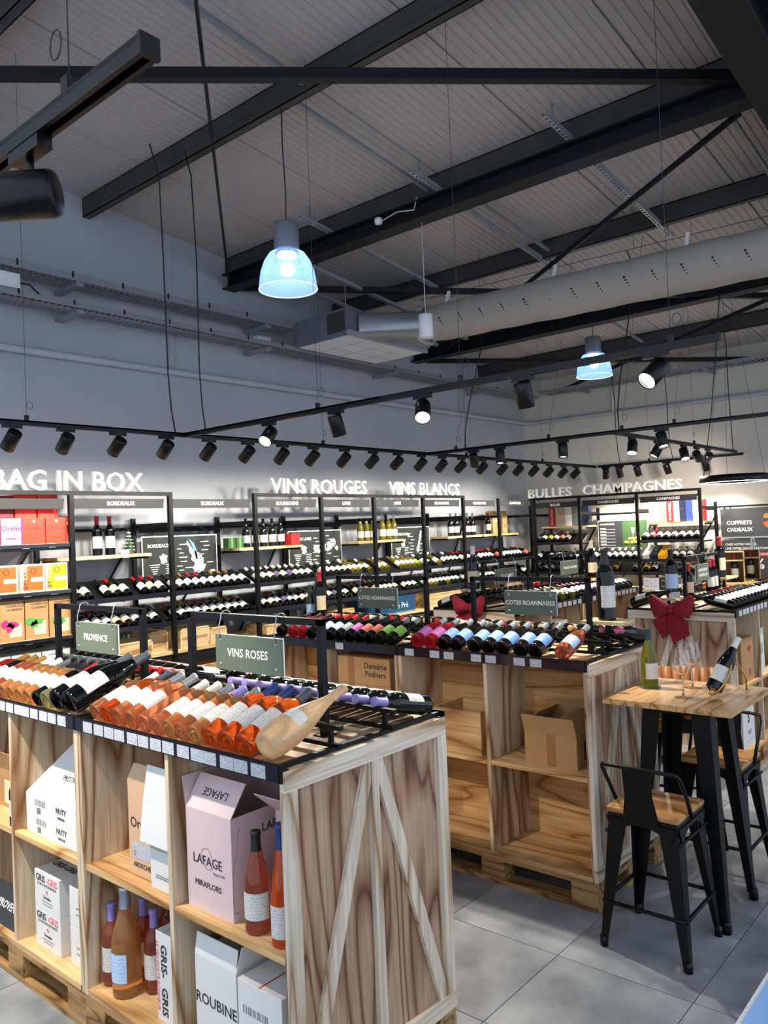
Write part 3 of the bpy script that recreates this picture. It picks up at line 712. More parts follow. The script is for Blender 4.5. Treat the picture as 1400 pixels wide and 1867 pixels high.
def bay(label, L, loc, rot, shelf=None, tiers=(), H=2.31, toplen=None, boards=(.85, .38), last=False, shelfm='shelf_pine'):
    t = T('wine_shelving', label, 'shelving', loc, rot)
    bk = .64
    def posts(x):
        t.b('front_post', x-.02, -.02, 0, x+.02, .02, H, 'black_steel')
        t.b('back_post', x-.02, bk-.02, 0, x+.02, bk+.02, 2.12, 'black_steel')
        t.b('side_arm', x-.012, .02, 2.02, x+.012, bk-.02, 2.06, 'black_steel')
        t.b('side_arm', x-.012, .02, .06, x+.012, bk-.02, .09, 'black_steel')
    posts(0)
    if last: posts(L)
    t.b('back_rail', .02, bk-.015, 2.0, L-.02, bk+.015, 2.03, 'black_steel')
    t.b('back_rail', .02, bk-.015, 1.05, L-.02, bk+.015, 1.08, 'black_steel')
    t.m('cross_brace', bar_mesh((.02, bk+.022, .45), (L-.02, bk+.022, 1.9), .006, .025), 'black_steel')
    if toplen: t.b('top_bar', -.02, -.02, H, toplen-.0205, .02, H+.035, 'black_steel')
    if shelf:
        t.b('display_shelf', .021, .30, shelf-.028, L-.021, bk-.021, shelf, shelfm)
        for x in (.05, L-.05): t.m('shelf_bracket', bar_mesh((x, .32, shelf-.04), (x, bk-.02, shelf-.04), .02, .024), 'black_steel')
    for z in boards:
        t.b('box_shelf', .021, .0, z-.03, L-.021, bk-.021, z, shelfm)
        t.b('shelf_rail', .02, -.004, z-.055, L-.02, .02, z-.03, 'black_steel')
    return t
XS = [2.35, 3.38, 4.365, 5.40, 6.37, 7.28, 8.26, 9.18, 10.10, 11.15]
FY = 6.4
NAMES = ['bag-in-box bay', 'shelved Bordeaux bay', 'Bordeaux map bay', 'Bourgogne shelf bay', 'Loire map bay', 'Loire shelf bay', 'Bourgogne map bay', 'Grands Vins bay', 'corner Grands Vins bay']
LOOKS1 = [None, ['wr', 'wr', 'wk', 'cr', 'wk'], ['wk', 'wr', 'wg', 'wk'], ['bw', 'bk', 'bw', 'nw', 'bw'], ['bw', 'bk', 'bw', 'ow', 'ok'], ['ow', 'ok', 'ow', 'og'], ['bw', 'bk', 'ow', 'wk'], ['wr', 'wk', 'cr', 'wr'], ['wg', 'wk', 'or', 'wk']]
LOOKS2 = [None, ['wk', 'ck', 'cr', 'wr'], ['wr', 'wr', 'wk', 'wg'], ['nw', 'wr', 'bc', 'wk', 'wr'], ['nw', 'bc', 'bk', 'or', 'bw'], ['bw', 'ow', 'bc'], ['ow', 'bw', 'ok'], ['wk', 'wg', 'wk'], ['wk', 'wg']]
bays = []
for i in range(9):
    L = XS[i+1]-XS[i]; nm = NAMES[i]
    lab = {0: 'black metal shelving full of colourful wine boxes under BAG IN BOX', 1: 'black shelving bay with two magnums, under a BORDEAUX header', 2: 'black shelving bay holding the Bordeaux map, under a BORDEAUX header', 3: 'black shelving bay with red gift cube, under a BOURGOGNE header',
           4: 'black shelving bay holding the Loire map, under a LOIRE header', 5: 'black shelving bay with white wine shelf, under a LOIRE header', 6: 'black shelving bay holding the Bourgogne map, under a BOURGOGNE header', 7: 'black shelving bay with standing bottles, under a GRANDS VINS header', 8: 'black shelving bay in the room corner, under a GRANDS VINS header'}[i]
    t = bay(lab, L, (XS[i], FY, 0), 0, shelf=1.775 if i in (1, 3, 5, 7, 8) else None, toplen=L if i in (0, 3, 4, 5) else L+.04 if i in (1, 6) else None, last=(i == 8), boards=(.85, .38) if i else (1.905, 1.515, 1.13, .86, .38))
    bays.append(t)
    if i:
        rack_tier(t, L, 1.375, LOOKS1[i], 'upper rack in '+nm, 0)
        rack_tier(t, L, 1.10, LOOKS2[i], 'lower rack in '+nm, 0, prob=.9)
    else:
        for z in (1.905, 1.515, 1.13): 
            rail = t.b('price_rail', .02, -.012, z-.03, L-.02, -.002, z-.002, 'clear_strip'); tickets(t, rail, 4, L, z)
# right wall
YS = [6.525, 5.67, 4.75, 3.84]; RX = 11.25; RR = -math.pi/2
RN = ['Bulles bay', 'champagne poster bay', 'champagne gift-box bay']
def R_look(lst): return lst
RL = [(['sw', 'sk', 'sd', 'so', 'sg'], ['sw', 'sk', 'sw'], ['sd', 'sk', 'sg']), (None, ['sw', 'sk', 'sw'], ['sd', 'sg', 'sw']), (['sk', 'sw', 'sk', 'sr'], ['sw', 'sg', 'sk'], ['sg', 'sk', 'sd'])]
for i in range(3):
    L = YS[i]-YS[i+1]
    t = bay(['black shelving bay of sparkling wine under the BULLES header', 'black shelving bay around the grape poster, under a CHAMPAGNES header', 'black shelving bay with gift boxes, under a CHAMPAGNES header'][i], L, (RX, YS[i], 0), RR, shelf=1.85 if i != 1 else None, toplen=L if i < 2 else L+.04, last=(i == 2), boards=(.88, .40), H=2.28)
    bays.append(t)
    for k, z in enumerate((1.575, 1.295, 1.11)):
        if RL[i][k]:
            rack_tier(t, L, z, RL[i][k], ('top', 'middle', 'low')[k]+' rack in '+RN[i], RR, D=.34, spacing=.105, tick=7, prob=.9, skip=(lambda u: u < .40) if (i == 2 and k == 1) else None)
# header signs
HT = ['', 'BORDEAUX', 'BORDEAUX', 'BOURGOGNE', 'LOIRE', 'LOIRE', 'BOURGOGNE', 'GRANDS VINS', 'GRANDS VINS']
HL = ['blank dark grey header strip above the bag-in-box shelves', 'BORDEAUX header strip above the two magnums', 'BORDEAUX header strip above the Bordeaux map', 'BOURGOGNE header strip above the red gift cube', 'LOIRE header strip above the Loire map', 'LOIRE header strip above the white wine shelf', 'BOURGOGNE header strip above the Bourgogne map', 'GRANDS VINS header strip above the standing bottles', 'GRANDS VINS header strip in the room corner']
def header(lab, txt, L, loc, rot, z0, z1):
    t = T('header_sign', lab, 'sign', loc, rot)
    t.b('sign_panel', .04, .03, z0, L-.05, .036, z1, 'header_grey')
    t.b('clip', .03, .036, z1-.03, .06, .05, z1, 'black_steel'); t.b('clip', L-.07, .036, z1-.03, L-.04, .05, z1, 'black_steel')
    if txt: t.text(txt, .052, (L/2, .0285, (z0+z1)/2), (1, 0, 0), (0, 0, 1), 'white_print', .002, .02)
for i in range(9): header(HL[i], HT[i], XS[i+1]-XS[i], (XS[i], FY, 0), 0, 2.195, 2.282)
for i in range(3): header(['BULLES header strip above the sparkling wine', 'CHAMPAGNES header strip above the grape poster', 'CHAMPAGNES header strip above the gift boxes'][i], ['BULLES', 'CHAMPAGNES', 'CHAMPAGNES'][i], YS[i]-YS[i+1], (RX, YS[i], 0), RR, 2.15, 2.235)
# big raised letters standing on the top bars
def big_letters(txt, x0, x1, lab, loc, rot, h=.165):
    t = T('raised_lettering', lab, 'lettering', loc, rot)
    me = text_mesh(txt, 1.0, .10, .012, 'LEFT')
    xs = [v.co.x for v in me.vertices]; ys = [v.co.y for v in me.vertices]
    sx = (x1-x0)/(max(xs)-min(xs)); sy = h/(max(ys)-min(ys)); mx, my = min(xs), min(ys)
    for lm in split_loose(me):
        for v in lm.vertices: v.co = ((v.co.x-mx)*sx+x0, -v.co.z*.35, (v.co.y-my)*sy)
        lm.flip_normals() if False else None
        bm = bmesh.new(); bm.from_mesh(lm); bmesh.ops.recalc_face_normals(bm, faces=bm.faces); bm.to_mesh(lm); bm.free()
        t.m('letter', lm, 'white_paint')
ZB = 2.345
big_letters('BAG IN BOX', 2.72, 4.08, 'BAG IN BOX in raised white letters above the coloured boxes', (0, FY, ZB), 0, .172)
big_letters('VINS ROUGES', 5.62, 7.15, 'VINS ROUGES in raised white letters above the shelving', (0, FY, ZB), 0)
big_letters('VINS BLANCS', 7.57, 9.09, 'VINS BLANCS in raised white letters above the shelving', (0, FY, ZB), 0)
big_letters('BULLES', 0, .76, 'BULLES in raised white letters on the corner shelving', (RX, 6.55, 2.315), RR, .15)
big_letters('CHAMPAGNES', 0, 1.53, 'CHAMPAGNES in raised white letters on the shelving', (RX, 5.60, 2.315), RR, .15)

# map posters
def blob(cx, cy, rx, ry, n, seed, amp=.25):
    rnd = random.Random(seed)
    return [(cx+rx*(1+rnd.uniform(-amp, amp))*math.cos(2*math.pi*k/n), cy+ry*(1+rnd.uniform(-amp, amp))*math.sin(2*math.pi*k/n)) for k in range(n)]
def poster(lab, title, x0, x1, z0, z1, shapes, river=None, seed=1):
    t = T('map_poster', lab, 'poster', (x0, 6.985, z0)); W, Hh = x1-x0, z1-z0
    t.b('poster_edge', -.012, 0, -.012, W+.012, .006, Hh+.012, 'white_print'); t.b('poster_sheet', 0, -.003, 0, W, 0, Hh, 'poster_green')
    t.b('hanging_bar', -.02, 0, Hh+.05, W+.02, .02, Hh+.075, 'black_steel')
    t.b('hanging_strip', .1, .004, Hh, .13, .008, Hh+.06, 'black_steel'); t.b('hanging_strip', W-.13, .004, Hh, W-.1, .008, Hh+.06, 'black_steel')
    R, U = (1, 0, 0), (0, 0, 1)
    def flat(poly, m, nm): t.m(nm, prism_mesh(poly, 0, .0015), m, matrix=frame_mat((0, -.003, 0), R, U))
    t.text(title, .05, (.05, -.004, Hh-.09), R, U, 'white_print', .001, .02, align='LEFT')
    flat([(.23+.05*x_, Hh*.5+.05*y_) for x_, y_ in ((-.9, .5), (-.3, .7), (0, 1.1), (.5, .8), (1.1, .6), (.8, 0), (1, -.7), (.4, -.8), (.1, -1.1), (-.5, -.9), (-.6, -.1))], 'white_print', 'country_map')
    for p in shapes: flat(p, 'white_print', 'region_map')
    if river: flat(river, 'river_blue', 'river_map')
    rnd = random.Random(seed); bs = []
    for k in range(16):
        x = rnd.uniform(.55, .86)*W if k % 2 else rnd.uniform(.42, .5)*W; z = Hh*(.1+.8*k/16)
        bs.append((x, -.0045, z, x+rnd.uniform(.05, .11), -.003, z+.009))
    for k in range(5):
        bs.append((.07+.01*k, -.0045, .16-.022*k, .19-.01*k, -.003, .168-.022*k)); bs.append((.26+.01*(k % 2), -.0045, .16-.022*k, .36-.01*(k % 3), -.003, .168-.022*k))
    t.m('caption_lines', boxes_mesh('captions', bs), 'white_print', kind='stuff')
    t.b('logo_mark', W-.085, -.0045, .02, W-.03, -.003, .08, 'white_print')
poster('dark green Bordeaux wine map with blue river', 'BORDEAUX', 4.43, 5.33, 1.48, 1.925, [[(.62, .16), (.57, .2), (.585, .24), (.55, .28), (.545, .33), (.52, .36), (.525, .4), (.56, .36), (.6, .3), (.66, .27), (.7, .25), (.73, .18), (.72, .15), (.76, .14), (.73, .08), (.70, .06), (.69, .03), (.63, .07), (.59, .1)]], [(.54, .42), (.57, .38), (.61, .3), (.63, .2), (.655, .2), (.64, .3), (.61, .37), (.57, .4)], 3)
poster('dark green Loire wine map with scattered regions', 'VAL DE LOIRE', 6.40, 7.28, 1.485, 1.925, [blob(.46, .22, .06, .05, 11, 5), blob(.56, .25, .07, .04, 11, 6), blob(.66, .25, .06, .06, 12, 7), blob(.74, .3, .05, .05, 10, 8), blob(.8, .22, .03, .03, 8, 9)], None, 4)
poster('dark green Bourgogne wine map with one tall region', 'BOURGOGNE', 8.29, 9.13, 1.485, 1.925, [blob(.36, .34, .03, .025, 9, 11), [(.56, .08), (.6, .12), (.61, .22), (.65, .3), (.66, .38), (.63, .4), (.6, .3), (.57, .2), (.53, .12)], blob(.7, .3, .02, .04, 8, 13)], None, 6)
# champagne poster on the right wall
t = T('champagne_poster', 'dark champagne poster with grapes and a glass', 'poster', (11.86, 5.66, 1.49), RR)
t.b('poster_edge', -.012, 0, -.012, .812, .006, .422, 'white_print'); t.b('poster_sheet', 0, -.003, 0, .8, 0, .41, 'sign_dark')
t.text('CHAMPAGNE', .04, (.03, -.004, .36), (1, 0, 0), (0, 0, 1), 'white_print', .001, .01, align='LEFT')
bs = []
for k in range(6): bs += [(.03, -.0045, .29-.05*k, .13, -.003, .303-.05*k), (.03, -.0045, .275-.05*k, .28, -.003, .281-.05*k)]
t.m('caption_lines', boxes_mesh('captions', bs), 'white_print', kind='stuff')
t.b('photo_print', .40, -.0045, .0, .8, -.003, .41, 'leaf')
for k in range(26):
    t.m('grape_print', lathe_mesh([(0, .002), (.022, .001), (.022, -.001), (0, -.001)], 10), 'grape', matrix=frame_mat((.44+.33*random.random(), -.0055-.0004*k, .04+.10*random.random()), (1, 0, 0), (0, 0, 1)))
t.m('glass_print', prism_mesh([(-.03, .1), (.03, .1), (.02, .02), (.004, 0), (.004, -.1), (.03, -.11), (-.03, -.11), (-.004, -.1), (-.004, 0), (-.02, .02)], 0, .001), 'white_print', matrix=frame_mat((.58, -.018, .2), (1, 0, 0), (0, 0, 1)))
# gift posters
t = T('gift_poster', 'dark COFFRETS CADEAUX poster hanging from a black rod', 'poster', (12.0, 3.81, 1.60), RR)
t.b('poster_sheet', 0, 0, 0, 1.1, .006, .41, 'sign_dark'); t.b('bottom_rail', 0, -.004, -.02, 1.1, .01, 0, 'galv_dull')
t.b('hanging_rod', -.04, 0, .43, 1.15, .02, .455, 'black_steel'); t.b('rod_bracket', .1, .02, .43, .12, .1, .45, 'black_steel'); t.b('rod_bracket', .98, .02, .43, 1.0, .1, .45, 'black_steel'); t.b('hanger_tab', .05, 0, .41, .07, .006, .44, 'black_steel')
t.text('COFFRETS', .075, (.08, -.001, .20), (1, 0, 0), (0, 0, 1), 'white_print', .001, .02, align='LEFT'); t.text('CADEAUX', .075, (.08, -.001, .10), (1, 0, 0), (0, 0, 1), 'white_print', .001, .02, align='LEFT')
for k in range(14): t.m('hamper_print', prism_mesh(blob(0, 0, .05, .04, 7, k), 0, .001), ['orange', 'gold', 'navy', 'red', 'ink'][k % 5], matrix=frame_mat((.62+.2*random.random(), -.0012-.0006*k, .16+.18*random.random()), (1, 0, 0), (0, 0, 1)))
t = T('offer_poster', 'dark offer poster with white text and red band below the gift poster', 'poster', (12.0, 3.81, 1.02), RR)
t.b('poster_sheet', 0, 0, 0, 1.1, .006, .53, 'sign_dark')
t.text('CHEZ VOTRE CAVISTE,', .042, (.05, -.001, .47), (1, 0, 0), (0, 0, 1), 'white_print', .001, .01, align='LEFT'); t.text('UNE OFFRE QUI VA CARTONNER', .042, (.05, -.001, .41), (1, 0, 0), (0, 0, 1), 'white_print', .001, .01, align='LEFT')
t.b('wall_mount', .1, .006, .2, .16, .1, .26, 'black_steel'); t.b('wall_mount', .94, .006, .2, 1.0, .1, .26, 'black_steel')
t.b('red_band', .22, -.003, .30, 1.1, 0, .35, 'red'); t.text('AVEC LA GAMME DE PRIX', .036, (.25, -.004, .325), (1, 0, 0), (0, 0, 1), 'white_print', .001, .01, align='LEFT'); t.text('%', .2, (.5, -.001, .18), (1, 0, 0), (0, 0, 1), 'white_print', .001, .02)

# ------------------------------------------------------------------ boxes
def box_thing(name, lab, loc, dims, m, rotz=0.0, cat='box', group=None, bevel=.002):
    """closed carton: origin at base centre; -y local is its face"""
    o = put(name, box_mesh(*dims, bevel), m, None, (loc[0], loc[1], loc[2]+dims[2]/2)); o.rotation_euler = (0, 0, rotz); tag(o, lab, cat, group)
    o['d'] = dims; return o
def face_text(o, txt, size, u, v, m, face='front', bold=.0, rot=0, align='CENTER', name='lettering'):
    dx, dy, dz = o['d']
    if face == 'front': org, r, up_ = (u, -dy/2-.0008, v), (1, 0, 0), (0, 0, 1)
    elif face == 'left': org, r, up_ = (-dx/2-.0008, u, v), (0, -1, 0), (0, 0, 1)
    elif face == 'right': org, r, up_ = (dx/2+.0008, u, v), (0, 1, 0), (0, 0, 1)
    else: org, r, up_ = (u, v, dz/2+.0008), (1, 0, 0), (0, 1, 0)
    mm = frame_mat(org, r, up_) @ Matrix.Rotation(rot, 4, 'Z')
    return put(name, text_mesh(txt, size, .0008, bold, align), m, o, matrix=mm)
def face_patch(o, u0, v0, u1, v1, m, face='front', name='printed_panel', d=.0008):
    dx, dy, dz = o['d']
    if face == 'front': bx = ((u0+u1)/2, -dy/2-d/2, (v0+v1)/2); s = (u1-u0, d, v1-v0)
    elif face == 'left': bx = (-dx/2-d/2, (u0+u1)/2, (v0+v1)/2); s = (d, u1-u0, v1-v0)
    elif face == 'right': bx = (dx/2+d/2, (u0+u1)/2, (v0+v1)/2); s = (d, u1-u0, v1-v0)
    else: bx = ((u0+u1)/2, (v0+v1)/2, dz/2+d/2); s = (u1-u0, v1-v0, d)
    return put(name, box_mesh(*s), m, o, bx)
def clean():
    for o in bpy.data.objects:
        if 'd' in o: del o['d']
# bag-in-box bay
def bib(lab, x, z, w, h, m, txt=None, y=6.43, d=.19, ink='ink', border=None, group=None):
    o = box_thing('wine_box', lab, (x, y+d/2, z), (w, d, h), m, group=group)
    if border: face_patch(o, -w/2+.012, -h/2+.012, w/2-.012, h/2-.012, border)
    if txt:
        face_text(o, txt, .062, 0, h*.12, ink); face_text(o, '*', .06, 0, h*.32, 'white_print')
        face_patch(o, -w*.25, -h*.28, w*.25, -h*.25, ink, name='small_print')
    return o
z1 = 1.905
bib('red-orange wine box, beside the black post on the top shelf', 3.265, z1, .185, .215, 'red_orange', 'Orélie', group='red boxes')
bib('red-orange wine box between red and pink boxes on top shelf', 3.072, z1, .185, .215, 'red_orange', 'Orélie', group='red boxes')
bib('pink wine box in front on the top bag-in-box shelf', 2.885, z1, .16, .215, 'pink', 'Orélie')
bib('magenta wine box squeezed beside the pink box', 2.9725, z1, .0135, .21, 'magenta')
bib('lime green wine box next to the pink box', 2.715, z1, .16, .215, 'lime', 'Orélie')
bib('red-orange box stacked on the second row, nearest the post', 3.24, z1+.215, .175, .20, 'red_orange', y=6.52)
bib('red-orange box stacked on the second row, beside dark red box', 3.05, z1+.215, .175, .20, 'red_orange', y=6.52)
bib('dark red box stacked on the second row of the top shelf', 2.86, z1+.215, .175, .19, 'dark_red', y=6.52)
for x, m, lab in ((3.25, 'yellow', 'yellow bag-in-box with white border'), (3.05, 'orange', 'orange bag-in-box beside the yellow one'), (2.83, 'orange', 'orange bag-in-box far from the yellow one')):
    o = bib(lab+' on the middle shelf', x, 1.515, .185, .225, 'white_print', y=6.42, border=m)
    face_text(o, 'BY', .05, -.065, -.06, 'ink', rot=math.pi/2, bold=.02); face_text(o, 'CUBE', .05, -.065, .05, 'white_print', rot=math.pi/2)
    face_patch(o, -.02, -.03, .088, .005, 'white_print', d=.0016); face_text(o, 'O', .07, 0, .055, 'ink')
for x, m, lab in ((3.27, 'green', 'kraft wine box with green print beside the post'), (3.07, 'green', 'kraft wine box with green print, between two kraft boxes'), (2.87, 'magenta', 'kraft wine box with pink print'), (2.68, 'magenta', 'kraft wine box with pink print, far from the post')):
    o = bib(lab+' on the lower shelf', x, 1.13, .19, .33, 'kraft', y=6.42)
    face_text(o, 'VIGNERONS', .026, .02, .12, 'ink', bold=.01); face_text(o, 'LA RESERVE', .024, .02, .09, 'ink', bold=.01)
    for k in range(3): put('splash_print', prism_mesh(blob(0, 0, .035, .03, 9, k+int(x*50), .5), 0, .0008), m, o, matrix=frame_mat((-.05+.03*k, -.0959, -.02-.03*k+.05*(k == 2)), (1, 0, 0), (0, 0, 1)))
    face_patch(o, -.025, -.13, .075, -.02, 'label_cream', name='label_panel', d=.0016)
for k, x in enumerate((3.23, 2.98, 2.73)):
    o = bib(['white carton with grey print nearest the post, lowest bag-in-box shelf', 'white carton with grey print in the middle, lowest bag-in-box shelf', 'white carton with grey print farthest from post, lowest bag-in-box shelf'][k], x, .86, .24, .16, 'carton_white', y=6.43, d=.3)
    face_text(o, 'ITTP BTU', .045, 0, -.03, 'ink_grey', bold=.02); face_text(o, 'DOMAINE', .022, -.02, .045, 'ink')
# wooden cases and cartons on the box shelves
def case(lab, x, z, w, d, h, m='box_pine', y=6.43, txt=None, rot=0, tsize=.04, ink='ink_grey'):
    o = box_thing('wooden_case' if m == 'box_pine' else 'carton', lab, (x, y+d/2, z), (w, d, h), m, rot)
    if m == 'box_pine':
        face_patch(o, -w/2, h/2-.012, w/2, h/2, 'shelf_pine', name='lid_edge', d=.003)
        for q in (-1, 1): face_patch(o, q*(w/2-.008)-.008, -h/2, q*(w/2-.008)+.008, h/2, 'shelf_pine', name='corner_batten', d=.003)
    else: face_patch(o, -.025, -h/2, .025, h/2, 'tape', name='tape')
    if txt: face_text(o, txt, tsize, 0, 0, ink, bold=.01)
    return o
case('long flat pine wine case on low shelf of shelved Bordeaux bay', 3.82, .85, .66, .34, .13)
case('pine wine case with chateau lettering, low shelf of Bordeaux map bay', 4.62, .85, .34, .34, .19, txt='CHATEAU MARGUET', tsize=.03)
case('pine wine case beside the lettered case in Bordeaux map bay', 4.90, .85, .2, .34, .16)
case('pine wine case on low shelf next to a black post', 4.26, .85, .2, .3, .19, y=6.5)
case('narrow pine case on low shelf of Bourgogne shelf bay', 5.75, .85, .45, .34, .1)
case('pine wine case on low shelf of Loire map bay', 6.72, .85, .34, .34, .15)
o = case('dark blue wine carton with white script lettering', 7.62, .85, .86, .34, .22, 'blue_box')
for c in list(o.children): bpy.data.objects.remove(c)
face_text(o, 'Alain Pré', .1, .1, -.02, 'white_print'); face_patch(o, -.40, -.1, .42, -.096, 'pale_blue', name='border_line'); face_patch(o, -.40, .092, .42, .096, 'pale_blue', name='border_line')
case('light pine case on low shelf of Bourgogne map bay', 8.72, .85, .75, .34, .18)
case('pine case on low shelf of Grands Vins bay', 9.6, .85, .5, .34, .14)
case('kraft carton on low shelf of corner Grands Vins bay', 10.5, .85, .4, .34, .17, 'kraft')
for k, (x, w, h, lab) in enumerate(((3.7, .5, .3, 'kraft carton on the bottom shelf under the long pine case'), (4.75, .45, .28, 'kraft carton on the bottom shelf under the lettered case'), (5.2, .33, .26, 'kraft carton on the bottom shelf by the Bordeaux map post'), (5.65, .4, .3, 'kraft carton with tree print on the bottom shelf'), (6.75, .5, .3, 'kraft carton on the bottom shelf of Loire map bay'), (7.75, .5, .28, 'kraft carton on the bottom shelf of Loire shelf bay'))):
    case(lab, x, .38, w, .34, h, 'kraft')
# standing things on the display shelves
ZS = 1.775; YS_ = 6.84
for x, lab in ((3.86, 'red-capped magnum beside the black post'), (3.99, 'red-capped magnum beside the small fir tree')):
    stand(LK['wr'], x, YS_, ZS, 'dark '+lab+', on pine shelf', (0, -1, 0), 1.22)
t = T('fir_tree', 'tiny snowy fir tree ornament on the pine shelf', 'ornament', (4.19, YS_, ZS))
t.m('pot', lathe_mesh([(0, 0), (.045, 0), (.04, .03), (0, .03)], 12), 'cap_brown'); 
tv = [(0, .0)]; pr_ = []
for k in range(6): pr_ += [(.052-.008*k, .03+.033*k), (.034-.006*k, .05+.033*k)]
t.m('foliage', lathe_mesh([(0, .03)]+pr_+[(0, .245)], 11, smooth=False), 'leaf')
t.m('snow_tips', boxes_mesh('snow', [(r*math.cos(a)-.006, r*math.sin(a)-.006, z, r*math.cos(a)+.006, r*math.sin(a)+.006, z+.008) for r, z, a in [(.05-.008*k, .034+.033*k, k*1.3+q*1.05) for k in range(6) for q in range(6)]]), 'white_paint', kind='stuff')
o = box_thing('price_card', 'small white price card between magnum and fir tree', (4.09, 6.75, ZS), (.09, .004, .045), 'ticket', cat='price card')
for x, lab in ((5.40, 'green glittery gift cube beside black post'), (5.51, 'green glittery gift cube beside the bottles')):
    o = box_thing('gift_cube', lab+' on Bourgogne shelf', (x, YS_, ZS), (.095, .095, .11), 'leaf', cat='gift box'); face_patch(o, -.012, -.055, .012, .055, 'green', name='ribbon')
for k, x in enumerate((5.63, 5.76, 5.88, 6.01, 6.14)):
    stand(LK['bk'], x, YS_, ZS, 'tall dark burgundy bottle with white label standing on Bourgogne shelf', (-.2, -1, 0), 1.05, 'tall bottles standing on the Bourgogne shelf')
o = box_thing('gift_cube', 'bright red gift cube with knotted top on Bourgogne shelf', (6.28, 6.80, ZS), (.13, .12, .13), 'red', cat='gift box'); face_patch(o, -.03, -.03, .03, .03, 'dark_red', 'top', 'ribbon_knot', .02)
for k, x in enumerate((7.5, 7.62, 7.74, 7.93, 8.06, 8.17)):
    stand(LK['ow'] if k != 1 else LK['ow'], x, YS_, ZS, 'olive white-wine bottle standing on Loire shelf', (-.2, -1, 0), 1.0 if k < 3 else 1.12, 'white wine bottles standing on the Loire shelf')
for k, x in enumerate((9.47, 9.61, 9.9, 10.04)):
    stand(LK['bw'], x, YS_, ZS, 'dark burgundy bottle with pale capsule standing on Grands Vins shelf', (-.2, -1, 0), 1.12, 'bottles standing on the Grands Vins shelf')
stand(LK['cr'], 10.47, YS_, ZS, 'red-capped bottle standing before the upright pine box', (-.2, -1, 0), 1.1)
case('upright pine bottle box on Grands Vins shelf', 10.66, ZS, .16, .14, .36, y=6.82)
case('upright pine bottle box with dark window on Grands Vins shelf', 10.93, ZS, .14, .14, .36, y=6.82)
# gift boxes on the champagne shelves
def gift(lab, y0, y1, h, m, txt=None, x=11.68, z=1.85, ink='white_print'):
    o = box_thing('gift_box', lab, (x, (y0+y1)/2, z), (abs(y0-y1)-.004, .10, h), m, RR, 'gift box')
    face_patch(o, -abs(y0-y1)/2+.01, h*.1, abs(y0-y1)/2-.01, h*.1+.006, 'gold', name='gold_line')
    if txt: face_text(o, txt, .05, 0, 0, ink, rot=math.pi/2, bold=.01)
Bz = .31
for y0, y1, m, tx, lab in ((6.42, 6.29, 'red', 'BOLLINGER', 'red gift box with vertical white lettering on Bulles shelf'), (6.29, 6.12, 'beige', None, 'beige gift box on Bulles shelf'), (6.12, 6.0, 'carton_white', None, 'white gift box on Bulles shelf'), (6.0, 5.88, 'grey_green', None, 'grey-green gift box on Bulles shelf'), (5.88, 5.70, 'navy', None, 'navy gift box on Bulles shelf, beside the post'),
                         (4.73, 4.64, 'carton_white', None, 'white gift box at the end of the champagne gift shelf'), (4.64, 4.55, 'beige', None, 'beige gift box on champagne gift shelf'), (4.55, 4.46, 'grey_green', 'LED', 'grey-green gift box with white lettering on champagne gift shelf'), (4.46, 4.36, 'red', 'BOLLINGER', 'red gift box with white lettering on champagne gift shelf'),
                         (4.36, 4.27, 'label_white', None, 'white patterned gift box on champagne gift shelf'), (4.27, 4.18, 'navy', None, 'near-black gift box on champagne gift shelf'), (4.18, 4.08, 'royal', None, 'royal blue gift box on champagne gift shelf'), (4.08, 3.97, 'pink_pale', None, 'pale pink gift box on champagne gift shelf'), (3.97, 3.91, 'red', None, 'slim red gift box by the end post')):
    gift(lab, y0, y1, Bz, m, tx)
for k, (y, m) in enumerate(((4.66, 'carton_white'), (4.55, 'navy'), (4.43, 'yellow'))):
    t_ = T('lying_gift_box', ['white', 'black', 'yellow'][k]+' gift box lying tilted on the champagne rack', 'gift box', (RX+.05, y, 1.305), RR)
    t_.m('gift_carton', from_py('c', [(Vector((x_, 0, 0))+Vector((0, math.cos(TILT), math.sin(TILT)))*l+Vector((0, -math.sin(TILT), math.cos(TILT)))*h)[:] for h in (0, .09) for (x_, l) in ((-.05, 0), (.05, 0), (.05, .3), (-.05, .3))], BF), m)
    t_.m('gift_emblem', prism_mesh(blob(0, 0, .02, .02, 12, 1, 0), 0, .001), 'gold', matrix=frame_mat(Vector((0, math.cos(TILT), math.sin(TILT)))*.15+Vector((0, -math.sin(TILT), math.cos(TILT)))*.0905, (1, 0, 0), (0, math.cos(TILT), math.sin(TILT))))
for k in range(9):
    y = 4.655-(k//2)*.118 if k < 8 else 4.18; z = .88+(k % 2)*.085
    m = ['carton_white', 'carton_white', 'navy', 'pink_pale', 'carton_white'][min(k//2, 4)]
    o = box_thing('bottle_carton', 'small %s carton, %s of its stack under the champagne gift bay' % ({'carton_white': 'white', 'navy': 'black', 'pink_pale': 'pink'}[m], ('bottom', 'top')[k % 2]), (RX+.13, y, z), (.112, .24, .083), m, RR, 'carton', 'small cartons under the champagne gift bay')
    face_patch(o, -.03, -.004, .03, .02, 'gold' if m != 'carton_white' else 'ticket', name='emblem')
for k in range(8):
    y = 5.56-(k//2)*.16; z = .88+(k % 2)*.085
    box_thing('bottle_carton', 'small white carton, %s of its stack under the poster bay' % ('bottom', 'top')[k % 2], (RX+.13, y, z), (.15, .24, .083), 'carton_white', RR, 'carton', 'small white cartons under the poster bay')

